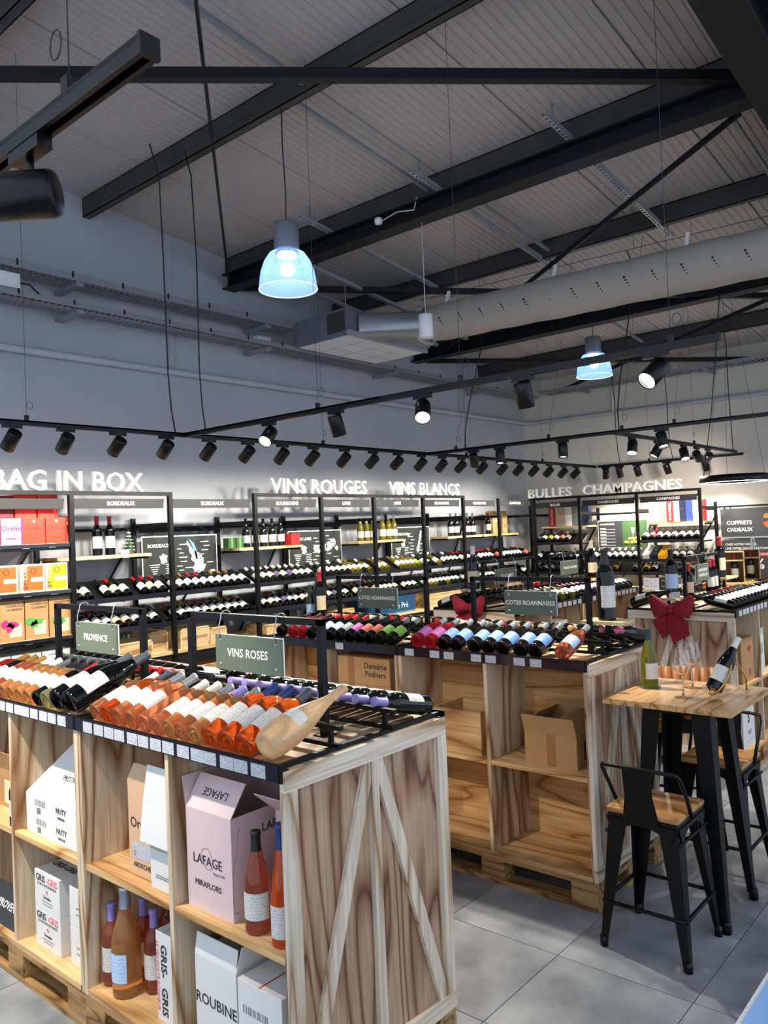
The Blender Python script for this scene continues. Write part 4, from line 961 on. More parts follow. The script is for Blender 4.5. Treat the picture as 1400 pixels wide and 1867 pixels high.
# ================================================================== DISPLAY CRATES
def pallet(lab, loc, rot):
    t = T('pallet', lab, 'pallet', loc, rot)
    for x in (.0, .3, .70):
        t.b('bottom_board', x if x != .3 else .35, 0, 0, (x if x != .3 else .35)+.10, 1.2, .022, 'pallet_wood')
        for y in (0, .53, 1.06): t.b('block', x if x != .3 else .35, y, .022, (x if x != .3 else .35)+.10, y+.14, .100, 'pallet_wood')
    for y in (0, .53, 1.06): t.b('stringer_board', 0, y, .100, .8, y+.14, .122, 'pallet_wood')
    for x in (0, .1775, .355, .5325, .70): t.b('deck_board', x, 0, .122, x+.10, 1.2, .144, 'pallet_wood')
CR = {}
def crate(key, lab, loc, rot, fancy=True):
    t = T('display_crate', lab, 'display crate', loc, rot); CR[key] = t
    z0, z1 = .144, 1.2; k = .022
    t.b('base_board', .0, k, z0, .8, 1.2-k, z0+k, 'ply_shelf')
    t.b('top_board', 0, .012, z1-k, .8, 1.2, z1, 'ply_top')
    if fancy: t.b('end_panel', .012, .014, z0, .788, .030, z1-k, 'ply_end')
    else: t.b('end_panel', 0, .001, z0, .8, .030, z1-k, 'ply_side')
    t.b('end_panel', 0, 1.2-k, z0, .8, 1.2, z1-k, 'ply_side')
    t.b('centre_panel', .39, .03, z0+k, .41, 1.2-k, z1-k, 'ply_in')
    for xa, xb in ((0.004, .39), (.41, .796)):
        t.b('divider', xa, .59, z0+k, xb, .612, z1-k, 'ply_side')
        for ya, yb in ((.03, .59), (.612, 1.2-k)): t.b('shelf', xa+.004 if xa < .1 else xa, ya, .623, xb if xa < .1 else xb-.004, yb, .645, 'ply_shelf')
    if not fancy: return t
    # framed end with V braces
    t.b('trim_rail', 0, -.006, z1-.062, .8, .014, z1, 'ply_trim_y'); t.b('trim_rail', 0, -.006, z0, .8, .014, z0+.06, 'ply_trim_y')
    for xa in (0, .748): t.b('trim_stile', xa, -.006, z0+.06, xa+.052, .014, z1-.062, 'ply_trim')
    t.b('trim_stile', .382, -.006, z0+.06, .418, .014, z1-.062, 'ply_trim')
    for sgn in (-1, 1):
        xa, xb = .4+sgn*.02, .4+sgn*.335
        p = [(xa-.024, z1-.062), (xa+.024, z1-.062), (xb+.026, z0+.06), (xb-.026, z0+.06)]
        t.m('diagonal_brace', prism_mesh(p, 0, .016), 'ply_brace', matrix=frame_mat((0, .013, 0), (1, 0, 0), (0, 0, 1)))
    # side rails at the long edges
    return t
def rack(lab, cr, over=.02, group=None, tick_front=12, tick_back=12, probf=.9, probb=.9):
    t = T('bottle_rack', lab, 'bottle rack', cr.loc+Vector((0, 0, 1.2)), cr.rot)
    for x, sg in ((-.004, -1), (.804, 1)):
        t.b('edge_angle', x-.003, .0, -.034, x+.003, 1.2, .022, 'black_steel')
        t.b('edge_angle', min(x, x-sg*.03), .0, 0, max(x, x-sg*.03), 1.2, .004, 'black_steel')
        rail = t.b('price_rail', x+sg*.004-.002, .01, -.032, x+sg*.004+.002, 1.19, .018, 'clear_strip')
        n = tick_front if sg < 0 else tick_back; me = box_mesh(.0015, .066, .040)
        for k in range(n):
            if random.random() < (probf if sg < 0 else probb): put('price_ticket', me, 'ticket', rail, (sg*.003, -.5+1.0*k/(n-1)+random.uniform(-.006, .006), -.002))
    for y in (.02, 1.165): t.b('end_bar', .0, y, .001, .8, y+.016, .016, 'black_steel')
    for x in (.234, .50):
        t.b('base_bar', x-.008, -over*.5, .017, x+.008, 1.198, .031, 'black_steel'); t.b('neck_rail', x-.010, -over, .074, x+.010, 1.198, .088, 'black_steel')
        for y in (.02, .40, .79, 1.165): t.b('rail_post', x-.007, y, .031, x+.007, y+.015, .074, 'black_steel')
    return t
def gantry(lab, cr, y0=.195, y1=.945):
    t = T('sign_gantry', lab, 'sign stand', cr.loc+Vector((0, 0, 1.2)), cr.rot)
    for y in (y0, y1): 
        t.b('upright', .360, y-.0125, 0, .385, y+.0125, .40, 'black_steel'); t.b('foot_plate', .345, y-.03, 0, .40, y+.03, .004, 'black_steel')
    t.b('cross_bar', .360, y0-.0125, .378, .385, y1+.0125, .402, 'black_steel')
    return t
def hang_sign(lab, txt, cr, ya, yb, side, size=.04, za=.19, zb=.325, m='sign_green'):
    """sign facing local -x (side=-1) or +x (side=1)"""
    x = .345 if side < 0 else .40
    t = T('hanging_sign', lab, 'sign', cr.loc+Vector((0, 0, 1.2)), cr.rot)
    t.b('sign_board', x-.003, ya, za, x+.003, yb, zb, m); t.b('backing_board', x-side*.009-.003, ya, za, x-side*.009+.003, yb, zb, 'white_plastic')
    r = (0, -1, 0) if side < 0 else (0, 1, 0)
    lines = txt.split('\n')
    for k, l in enumerate(lines): t.text(l, size, (x+side*.0036, (ya+yb)/2, (za+zb)/2+(len(lines)-1)*.02-.04*k), r, (0, 0, 1), 'white_print', .001, .012)
    for y in (ya+.03, yb-.03):
        for z in (za+.022, zb-.022): t.m('screw', lathe_mesh([(0, .002), (.006, .001), (.006, -.001), (0, -.001)], 10), 'galvanised', matrix=frame_mat((x+side*.004, y, z), r, (0, 0, 1)))
        pts = [(x+side*.006, y, zb-.02), (x+side*.008, y, zb+.03)]+[(.3725+.024*math.cos(a)*(-side)*-1, y, .392+.022*math.sin(a)) for a in [math.pi*k/8-.2 for k in range(0, 10)]]
        t.m('hook', tube_mesh(pts, .0022, 6), 'galvanised')
    return t
H90 = -math.pi/2
for key, lab, plab, loc, rot in (
    ('A1', 'plywood display crate under the VINS ROSES sign', 'wooden pallet under the VINS ROSES crate', (1.57, 1.78, 0), 0), ('A2', 'plywood display crate under the PROVENCE sign', 'wooden pallet under the PROVENCE crate', (1.57, 2.98, 0), 0),
    ('B1', 'plywood display crate behind the bar table, holding an open carton', 'wooden pallet under the crate behind the bar table', (3.575, 1.80, 0), 0), ('B2', 'plywood display crate holding two stacked kraft cartons', 'wooden pallet under the crate with stacked kraft cartons', (3.575, 3.0, 0), 0),
    ('C1', 'plywood display crate with large red bow beside the bar table', 'wooden pallet under the crate with the large bow', (5.96, 2.63, 0), H90), ('C2', 'plywood display crate carrying pine boxes, behind the large-bow crate', 'wooden pallet under the crate carrying pine boxes', (7.16, 2.63, 0), H90),
    ('D1', 'plywood display crate with small red bow under the SUD-OUEST sign', 'wooden pallet under the SUD-OUEST crate', (5.45, 4.15, 0), H90), ('D2', 'plywood display crate under the VALLEE DU RHONE sign', 'wooden pallet under the VALLEE DU RHONE crate', (6.65, 4.15, 0), H90)):
    pallet(plab, loc, rot); crate(key, lab, loc, rot, key[1] == '1')
RK = {}
for key, lab in (('A1', 'black steel bottle rack on the VINS ROSES crate'), ('A2', 'black steel bottle rack on the PROVENCE crate'), ('B1', 'black steel bottle rack on the crate behind the table'), ('B2', 'black steel bottle rack on the crate with kraft cartons'), ('C1', 'black steel bottle rack on the large-bow crate'), ('C2', 'black steel bottle rack on the pine-box crate'), ('D1', 'black steel bottle rack on the SUD-OUEST crate'), ('D2', 'black steel bottle rack on the VALLEE DU RHONE crate')):
    RK[key] = rack(lab, CR[key], .02 if key[1] == '1' else -.002, probf=.95 if key[0] == 'A' else .35, tick_front=14 if key[0] == 'A' else 12)
gantry('black sign frame carrying the VINS ROSES sign', CR['A1']); hang_sign('grey-green VINS ROSES sign with four screws', 'VINS ROSES', CR['A1'], .37, .75, -1, .045)
gantry('black sign frame carrying the PROVENCE sign', CR['A2'], .10, .86); hang_sign('grey-green PROVENCE sign on hooks', 'PROVENCE', CR['A2'], .27, .63, -1, .042)
gantry('black sign frame carrying the larger COTES ROANNAISES sign', CR['B1'], .16, .905); hang_sign('COTES ROANNAISES sign before the small bow', 'COTES ROANNAISES', CR['B1'], .34, .67, -1, .034)
gantry('black sign frame carrying the COTES ROANNAISES sign by the blue carton', CR['B2'], .06, .82); hang_sign('COTES ROANNAISES sign before the dark blue carton', 'COTES ROANNAISES', CR['B2'], .28, .62, -1, .034)
gantry('black sign frame carrying the LANGUEDOC sign', CR['C1'], .23, 1.01); hang_sign('small LANGUEDOC ROUSSILLON sign among standing bottles', 'LANGUEDOC\nROUSSILLON', CR['C1'], .42, .70, 1, .034)
gantry('black sign frame carrying the SUD-OUEST sign', CR['D1'], .22, .97); hang_sign('blue-grey SUD-OUEST sign hanging before wall shelving', 'SUD-OUEST', CR['D1'], .38, .72, 1, .04)
gantry('black sign frame carrying the VALLEE DU RHONE sign', CR['D2'], .17, .95); hang_sign('blue-grey VALLEE DU RHONE sign', 'VALLEE DU RHONE', CR['D2'], .36, .70, 1, .032)

# bottles lying on the racks
def lie(cr, side, ly, lk, place, scale=1.0, roll=0.0, group=None, yaw=0.0):
    s = SHAPES[lk[0]]; R = s['R']*scale
    rail_x, bx = (.234, .022) if side == 'f' else (.50, .778)
    sg = 1 if side == 'f' else -1
    # base rim rests on the board, neck on the rail
    L = (rail_x-bx)*sg
    rn = .0165*scale if L < 10 else 0
    rr = rad_at(s['prof'], min(s['H']-.03, L/scale*1.03))*scale
    ang = math.atan2((.088+rr)-R, L)
    ang = max(ang, .05)
    ax = Vector((math.cos(ang)*sg, yaw, math.sin(ang)))
    base = Vector((bx, ly, 1.2+R*math.cos(ang)+.004))
    nr = Vector((-math.sin(ang)*sg, math.sin(roll), math.cos(ang)*math.cos(roll)))
    rm = Matrix.Rotation(cr.rot, 3, 'Z'); wp = cr.w(base.x, base.y, 0); wp = (wp[0], wp[1], base.z)
    return bottle(lk, wp, rm@ax, rm@nr, lk[4]+', '+place, group or 'bottles '+place, scale)
def L5(*a): return a
P = 'on VINS ROSES rack'
rose = [ (1.88, ('teardrop', 'wine_peach', 'label_white', 'wine_peach', 'frosted peach teardrop bottle'), 1.0), (1.985, ('bordeaux', 'wine_orange', 'label_white', 'cap_slate', 'slate-capped orange bottle beside the frosted teardrop'), 1.08), (2.072, ('bordeaux', 'wine_orange', 'label_white', 'cap_blue', 'bright orange bottle with dark blue capsule'), 1.08),
 (2.155, ('bordeaux', 'wine_orange', 'label_white', 'cap_blue', 'bright orange bottle with dark blue capsule'), 1.08), (2.24, ('bordeaux', 'wine_amber', 'label_white', 'cap_silver', 'pale amber rose bottle with silver capsule'), 1.0), (2.315, ('bordeaux', 'wine_rose', 'label_white', 'cap_purple', 'rose bottle with purple capsule'), 1.0),
 (2.39, ('bordeaux', 'wine_amber', 'label_white', 'cap_silver', 'pale amber rose bottle with silver capsule'), 1.0), (2.465, ('bordeaux', 'wine_rose', 'label_white', 'cap_white', 'rose bottle with white capsule'), 1.0), (2.545, ('bordeaux', 'wine_rose', None, 'cap_white', 'embossed rose bottle without label'), 1.0),
 (2.63, ('bordeaux', 'wine_rose', 'label_white', 'cap_silver', 'rose bottle with tall silver capsule'), 1.05), (2.715, ('bordeaux', 'wine_rose', 'label_paleblue', 'cap_silver', 'rose bottle with pale blue label'), 1.05), (2.80, ('bordeaux', 'wine_orange', 'label_white', 'cap_slate', 'orange wine bottle with slate capsule'), 1.05), (2.88, ('bordeaux', 'wine_rose', 'label_white', 'cap_white', 'rose bottle with white capsule'), 1.0)]
for y, lk, sc in rose: lie(CR['A1'], 'f', y-1.78, lk, 'lying '+P, sc, random.uniform(-.5, .5))
P = 'lying on PROVENCE rack'
prov = [(3.075, ('burgundy', 'glass_dark', 'label_white', 'cap_slate', 'largest black bottle, nearest the VINS ROSES crate'), 1.32), (3.185, ('burgundy', 'glass_dark', 'label_white', 'cap_slate', 'large black bottle with narrow white label'), 1.25), (3.28, ('burgundy', 'wine_white', 'label_white', 'cap_silver', 'clear white-wine bottle with silver capsule'), 1.0), (3.36, ('bordeaux', 'glass_dark', 'label_cream', 'cap_red', 'dark bottle with cream label and red capsule'), 1.0),
 (3.445, ('bordeaux', 'wine_amber', 'label_white', 'cap_black', 'amber bottle with black capsule'), 1.0), (3.525, ('bordeaux', 'wine_amber', 'label_white', 'cap_black', 'amber bottle with black capsule'), 1.0), (3.605, ('bordeaux', 'wine_amber', 'label_white', 'cap_slate', 'amber bottle with slate capsule'), 1.0), (3.685, ('bordeaux', 'wine_amber', 'label_white', 'cap_white', 'amber bottle with white capsule'), 1.0),
 (3.765, ('bordeaux', 'wine_copper', 'label_cream', 'cap_white', 'copper bottle with cream label'), 1.0), (3.845, ('bordeaux', 'wine_copper', 'label_cream', 'cap_gold', 'copper bottle with gold capsule'), 1.0), (3.93, ('bordeaux', 'glass_brown', 'label_cream', 'cap_gold', 'brown bottle with gold capsule'), 1.0), (4.02, ('bordeaux', 'wine_pinkred', 'label_cream', 'cap_gold', 'red bottle with cream label and gold capsule'), 1.0)]
for y, lk, sc in prov: lie(CR['A2'], 'f', y-2.98, lk, P, sc, random.uniform(-.4, .4))
PUR = ('bordeaux', 'glass_green', 'label_white', 'cap_purple', 'dark bottle with lilac capsule')
BLK = ('bordeaux', 'glass_brown', 'label_red', 'cap_red', 'dark bottle with red capsule')
for k, y in enumerate((1.845, 1.935, 2.02, 2.11, 2.2, 2.285, 2.37, 2.455, 2.545, 2.635)):
    lie(CR['A1'], 'b', y-1.78, PUR if k != 2 else PUR, 'back row of VINS ROSES rack', 1.0, .3)
lie(CR['A1'], 'b', 2.74-1.78, ('bordeaux', 'glass_dark', 'label_red', 'cap_black', 'dark bottle with red label'), 'back row of VINS ROSES rack', 1.05, .3)
for k, y in enumerate((3.05, 3.14, 3.23, 3.32, 3.41, 3.5, 3.59, 3.68, 3.77, 3.86, 3.95, 4.04)):
    lk = BLK if k in (1, 2, 3, 4) else ('bordeaux', 'glass_dark', 'label_white', 'cap_slate' if k > 4 else 'cap_brown', 'dark bottle with %s capsule' % ('slate' if k > 4 else 'brown'))
    lie(CR['A2'], 'b', y-2.98, lk, 'back row of PROVENCE rack', 1.0, .3)
BLU = ('burgundy', 'glass_brown', 'label_blue', 'cap_silver', 'dark bottle with blue label')
MAG = ('burgundy', 'wine_pinkred', 'label_magenta', 'cap_silver', 'ruby bottle with magenta label')
for y, lk in [(1.945, ('burgundy', 'wine_copper', 'label_paleblue', 'cap_silver', 'pink rose bottle with pale blue label')), (2.102, BLU), (2.19, BLU), (2.30, BLU), (2.39, BLU), (2.48, BLU), (2.60, BLU), (2.69, BLU), (2.785, MAG), (2.88, MAG)]:
    lie(CR['B1'], 'f', y-1.80, lk, 'front rack beyond the bar table', 1.04, .1)
GRN = ('burgundy', 'glass_green', 'label_green', 'cap_silver', 'dark bottle with lime green label')
ORG = ('burgundy', 'glass_dark', 'label_orange', 'cap_black', 'dark bottle with orange label')
for y, lk in [(3.076, GRN), (3.165, GRN), (3.25, ORG), (3.335, ORG), (3.42, ('burgundy', 'glass_dark', 'label_magenta', 'cap_black', 'dark bottle with magenta label')), (3.505, ('burgundy', 'glass_green', 'label_grey', 'cap_red', 'dark bottle with grey label')), (3.59, ('burgundy', 'glass_dark', 'label_paleblue', 'cap_red', 'dark bottle with pale blue label')),
              (3.675, ('burgundy', 'glass_dark', 'label_paleblue', 'cap_red', 'dark bottle with pale blue label')), (3.76, ('burgundy', 'glass_dark', 'label_red', 'cap_red', 'dark bottle with red label')), (3.85, ('burgundy', 'wine_pinkred', 'label_dark', 'cap_black', 'ruby bottle with slate label')), (3.94, ('burgundy', 'wine_pinkred', 'label_dark', 'cap_black', 'ruby bottle with slate label')), (4.05, ('burgundy', 'glass_dark', 'label_dark', 'cap_black', 'dark bottle with slate label'))]:
    lie(CR['B2'], 'f', y-3.0, lk, 'front rack above the kraft cartons', 1.0, .1)
CAPS = ['cap_pink', 'cap_tan', 'cap_tan', 'cap_brown', 'cap_tan', 'cap_tan', 'cap_tan', 'cap_red', 'cap_silver', 'cap_tan', 'cap_white', 'cap_black', 'cap_red', 'cap_tan', 'cap_white', 'cap_red', 'cap_red', 'cap_silver', 'cap_white', 'cap_black', 'cap_red', 'cap_tan', 'cap_tan', 'cap_red', 'cap_black']
for k in range(24):
    y = 1.95+k*.094
    if y > 2.96 and y < 3.04: continue
    cr, y0, pl = (CR['B1'], 1.80, 'back row beyond the bar table') if y < 3 else (CR['B2'], 3.0, 'back row above kraft cartons')
    c = CAPS[k]
    lie(cr, 'b', y-y0, ('burgundy', 'glass_green' if k % 3 else 'glass_brown', 'label_cream' if k % 2 else 'label_red', c, 'dark bottle with %s capsule' % c[4:]), pl, 1.0, .2)
lie(CR['B1'], 'b', .055, ('burgundy', 'glass_brown', 'label_navy', 'cap_pink', 'dark bottle with navy and orange label'), 'back row beyond the bar table', 1.05, .8)
# crates with bows: bottles with bases on the aisle side
def fill(cr, side, y0, y1, looks, place, sp=.092, sc=1.0):
    y = y0
    while y < y1:
        lie(cr, side, y, LK[looks[int(random.random()*len(looks))]], place, sc, random.uniform(-.3, .3)); y += sp*random.uniform(.97, 1.04)
fill(CR['C1'], 'b', .10, 1.16, ['cr', 'wr', 'wk', 'wk'], 'aisle row of large-bow crate')
fill(CR['C2'], 'b', .08, 1.16, ['wk', 'wg', 'cr'], 'aisle row of pine-box crate')
fill(CR['D1'], 'b', .22, 1.16, ['wk', 'wg', 'ow', 'wk'], 'aisle row of SUD-OUEST crate')
fill(CR['D2'], 'b', .08, 1.16, ['wk', 'wk', 'wg', 'cr'], 'aisle row of VALLEE DU RHONE crate')
fill(CR['D1'], 'f', .06, 1.16, ['bk', 'wk'], 'wall-side row of SUD-OUEST crate')
fill(CR['D2'], 'f', .08, 1.16, ['wk', 'wr'], 'wall-side row of VALLEE DU RHONE crate')
fill(CR['C1'], 'f', .50, 1.1, ['bk', 'wk', 'or'], 'far row of large-bow crate', .1)
# bottle stands on the racks
def riser(lab, x, y, z, w=.2, d=.14):
    t = T('bottle_stand', lab, 'bottle stand', (x, y, 1.2))
    t.b('stand_plate', -w/2, -d/2, z-1.2-.018, w/2, d/2, z-1.2, 'shelf_pine'); t.b('stand_pole', -.011, -.011, .005, .011, .011, z-1.218, 'black_steel'); t.b('stand_foot', -.05, -.05, 0, .05, .05, .006, 'black_steel')
riser('small pine bottle stand under the giant black bottle', 4.05, 1.905, 1.365, .165, .235)
stand(('bordeaux', 'glass_dark', 'label_white', 'cap_black', ''), 4.045, 1.905, 1.365, 'giant black bottle with tall white side label on a pine stand', (-.15, -1, 0), 1.30)
riser('small pine bottle stand at the far end of the second crate row', 3.95, 4.03, 1.30, .16, .26)
stand(('bordeaux', 'glass_dark', 'label_cream', 'cap_red', ''), 3.95, 4.015, 1.30, 'tall dark bottle with long red capsule before the Loire map', (.2, -1, 0), 1.1)
stand(('burgundy', 'glass_green', 'label_paleblue', 'cap_green', ''), 3.95, 4.11, 1.30, 'slim dark green bottle beside the red-capped one', (-.7, -.7, 0), .78)
riser('small pine bottle stand on the SUD-OUEST crate', 5.65, 3.872, 1.37, .16, .15)
stand(('burgundy', 'glass_dark', 'label_cream', 'cap_white', ''), 5.65, 3.86, 1.37, 'tall burgundy bottle with white capsule on the SUD-OUEST crate', (-1, -.2, 0), 1.22)
riser('small pine bottle stand on the VALLEE DU RHONE crate', 7.66, 3.75, 1.32, .2, .2)
stand(('burgundy', 'glass_dark', 'label_cream', 'cap_white', ''), 7.66, 3.75, 1.32, 'tall bottle with yellow-cream label on the VALLEE DU RHONE crate', (-.8, -.6, 0), 1.28)
riser('low pine bottle stand on the large-bow crate', 6.14, 2.37, 1.29, .2, .18)
stand(('bordeaux', 'glass_dark', 'label_paleblue', 'cap_black', ''), 6.15, 2.345, 1.29, 'giant bottle with pale figure label on the large-bow crate', (-.8, -.6, 0), 1.25)
o = box_thing('price_card', 'white price card leaning on the giant figure-label bottle', (6.075, 2.30, 1.29), (.09, .004, .045), 'ticket', -.75, 'price card')
riser('pine stand with red-capped bottle inside the LANGUEDOC frame', 6.42, 2.31, 1.25, .12, .10)
stand(LK['cr'], 6.42, 2.31, 1.25, 'red-capped bottle standing under the LANGUEDOC sign', (-.6, -.8, 0), .95)
riser('pine stand carrying the pair of red-capped bottles', 6.85, 2.26, 1.27, .2, .12)
stand(LK['wr'], 6.80, 2.27, 1.27, 'red-capped bottle, one of a pair beside the frame post', (-.3, -.9, 0), .9, 'pair of red-capped bottles beside the frame post')
stand(LK['wr'], 6.895, 2.27, 1.27, 'red-capped bottle, one of a pair beside the frame post', (-.3, -.9, 0), .92, 'pair of red-capped bottles beside the frame post')
riser('pine stand under the tallest red-capped bottle', 7.25, 2.30, 1.37, .3, .14)
stand(('bordeaux', 'glass_dark', 'label_cream', 'cap_red', ''), 7.17, 2.30, 1.37, 'tallest red-capped bottle before the white wall', (-.4, -.9, 0), 1.18)
def wine_case(lab, x, y, z, lk, w=.17, h=.29, d=.13):
    t = T('open_wine_case', lab, 'wooden case', (x, y, z), H90+.35)
    t.b('side_board', -w/2, -d/2, 0, -w/2+.01, d/2, h, 'shelf_pine'); t.b('side_board', w/2-.01, -d/2, 0, w/2, d/2, h, 'shelf_pine')
    t.b('back_board', -w/2+.01, d/2-.008, 0, w/2-.01, d/2, h, 'kraft_dark'); t.b('base_board', -w/2+.01, -d/2, 0, w/2-.01, d/2-.008, .01, 'shelf_pine'); t.b('lid_board', -w/2+.01, -d/2, h-.01, w/2-.01, d/2-.008, h, 'shelf_pine')
    t.b('neck_board', -w/2+.01, -d/2, h*.70, w/2-.01, -d/2+.012, h*.70+.012, 'shelf_pine')
    stand(lk, x, y-.005, z+.01, 'red-capped bottle inside the '+lab.replace(' on the rear crate', ''), (-1, -.4, 0), .86)
wine_case('open pine case with dark bottle', 7.55, 2.30, 1.29, LK['wr']); wine_case('open pine case topped by a tree card', 8.03, 2.30, 1.29, LK['cr'])
for x, w in ((7.55, .2), (8.03, .2)): riser('pine stand under the open pine case %s' % ('with dark bottle' if x < 8 else 'topped by a card'), x, 2.30, 1.29, .2, .16)
o = box_thing('tree_card', 'white card with a black tree drawing on the pine case', (7.98, 2.25, 1.58), (.12, .004, .11), 'white_print', cat='card')
face_patch(o, -.006, -.04, .006, .0, 'ink', name='tree_trunk'); 
for a in (-.6, -.2, .2, .6): put('tree_branch', bar_mesh((0, -.0025, 0), (.04*math.sin(a), -.0025, .04*math.cos(a)), .001, .005), 'ink', o)
# price tickets aside, the lying dark bottles at the crate ends are part of the rows above
lie(CR['C1'], 'f', .045, LK['bk'], 'at the end of the large-bow crate', 1.1, .2)

# red bows
def bow(lab, loc, s):
    t = T('red_bow', lab, 'bow', loc, H90)
    def loop(sg):
        v, f = [], []; n, m_ = 14, 20
        for i in range(n+1):
            u = i/n; x = sg*.165*u
            hz = .016+.070*min(1, u*1.25)**.8*(1-.55*max(0, u-.86)/.14); hy = (.010+.036*math.sin(math.pi*min(1, u*.9+.05)))*(1-.75*max(0, u-.8)/.2)
            zc = .030*u*u
            for j in range(m_):
                a = 2*math.pi*j/m_; rip = 1+.10*math.sin(3*a+2*sg)*(1-u)+.05*math.sin(7*a)*u
                v.append((x*s+.012*s*math.sin(a)*u*sg, hy*math.cos(a)*s*rip, (zc+hz*math.sin(a)*rip)*s))
        for i in range(n):
            for j in range(m_): f.append((i*m_+j, i*m_+(j+1) % m_, (i+1)*m_+(j+1) % m_, (i+1)*m_+j))
        f += [tuple(range(m_)), tuple(range(n*m_, (n+1)*m_))]
        me = from_py('loop', v, f, True); bm = bmesh.new(); bm.from_mesh(me); bmesh.ops.recalc_face_normals(bm, faces=bm.faces); bm.to_mesh(me); bm.free(); return me
    for sg in (-1, 1): t.m('bow_loop', loop(sg), 'bow_cloth', (0, -.056*s, 0))
    kn = lathe_mesh([(0, .030), (.016, .028), (.024, .014), (.025, 0), (.024, -.014), (.016, -.028), (0, -.030)], 12)
    for vv in kn.vertices: vv.co *= s
    t.m('bow_knot', kn, 'bow_cloth', (0, -.072*s, 0))
    for poly, y in (([(-.01, .01), (-.165, -.105), (-.085, -.235), (-.015, -.16), (.02, -.03)], -.020), ([(-.015, .0), (-.04, -.13), (-.005, -.265), (.125, -.19), (.105, -.10), (.025, .0)], -.034)):
        t.m('bow_tail', prism_mesh([(x*s, z*s) for x, z in poly], 0, .010*s), 'bow_cloth', matrix=frame_mat((0, y*s, 0), (1, 0, 0), (0, 0, 1)))
bow('large red velvet bow on the plywood crate end', (5.962, 2.265, 1.225), 1.0)
bow('small red velvet bow behind the COTES ROANNAISES frame', (5.452, 3.755, 1.24), .95)

# ------------------------------------------------------------------ cartons in the crates
def open_carton(name, lab, loc, dims, m, flaps, rotz=0.0, inner='kraft_dark'):
    """open-topped carton; local -x is the front. flaps: list of (edge, length, angle above horizontal outward, degrees)"""
    dx, dy, dz = dims; t = T(name, lab, 'carton', loc, rotz); k = .004
    t.b('side_wall', 0, 0, 0, k, dy, dz, m); t.b('side_wall', dx-k, 0, 0, dx, dy, dz, m); t.b('side_wall', k, 0, 0, dx-k, k, dz, m); t.b('side_wall', k, dy-k, 0, dx-k, dy, dz, m)
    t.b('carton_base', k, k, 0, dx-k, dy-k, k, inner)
    for e, L, a in flaps:
        a = math.radians(a); c, s = math.cos(a)*L, math.sin(a)*L
        if e == '-x': p = [(0, 0, dz), (0, dy, dz), (-c, dy, dz+s), (-c, 0, dz+s)]
        elif e == '+x': p = [(dx, 0, dz), (dx, dy, dz), (dx+c, dy, dz+s), (dx+c, 0, dz+s)]
        elif e == '-y': p = [(0, 0, dz), (dx, 0, dz), (dx, -c, dz+s), (0, -c, dz+s)]
        else: p = [(0, dy, dz), (dx, dy, dz), (dx, dy+c, dz+s), (0, dy+c, dz+s)]
        p = [Vector(q) for q in p]; nn = (p[1]-p[0]).cross(p[3]-p[0]).normalized()*.003
        v = [tuple(q) for q in p]+[tuple(q+nn) for q in p]
        t.m('flap', from_py('flap', v, BF), m)
    return t
XF = 1.60
FR, FU = (0, -1, 0), (0, 0, 1)
def ftext(t, txt, size, y, z, m, bold=0.0, rot=0.0, align='CENTER', x=-.0012):
    return put('lettering', text_mesh(txt, size, .0008, bold, align), m, t.o, matrix=frame_mat((x, y, z), FR, FU) @ Matrix.Rotation(rot, 4, 'Z'))
zs = .645; zb = .166
# A1 upper bay, left
t = open_carton('carton', 'peach wine carton with tucked flap on the crate shelf', (XF+.05, 2.59, zs), (.24, .17, .35), 'carton_peach', [('-x', .06, 120), ('+x', .08, 150), ('-y', .05, 125)])
ftext(t, 'Orélie', .055, .085, .19, 'ink'); ftext(t, 'ARDECHE', .026, .085, .035, 'ink'); t.b('label_panel', -.0016, .02, .06, -.0004, .15, .12, 'ticket'); t.b('barcode', -.002, .125, .065, -.0016, .145, .09, 'barcode')
t = open_carton('carton', 'white carton with long torn flap beside the peach carton', (XF+.02, 2.40, zs), (.30, .17, .31), 'carton_white', [('-y', .1, 100), ('+x', .12, 60)])
v = [(-.012, .0, .31), (-.012, .19, .31), (-.03, .19, .17), (-.03, .0, .17), (-.009, .0, .31), (-.009, .19, .31), (-.027, .19, .17), (-.027, .0, .17)]
t.m('hanging_flap', from_py('flap', v, BF), 'carton_white')
v = [(-.012, .0, .31), (-.012, .19, .31), (-.002, .17, .44), (-.002, .0, .44), (-.009, .0, .31), (-.009, .19, .31), (.001, .17, .44), (.001, .0, .44)]
t.m('raised_flap', from_py('flap', v, BF), 'carton_white'); t.b('grey_band', -.0012, 0, .14, 0, .17, .17, 'carton_grey'); t.b('small_print', -.0012, .03, .05, 0, .14, .053, 'ink_grey'); t.b('small_print', -.0012, .05, .042, 0, .14, .045, 'ink_grey')
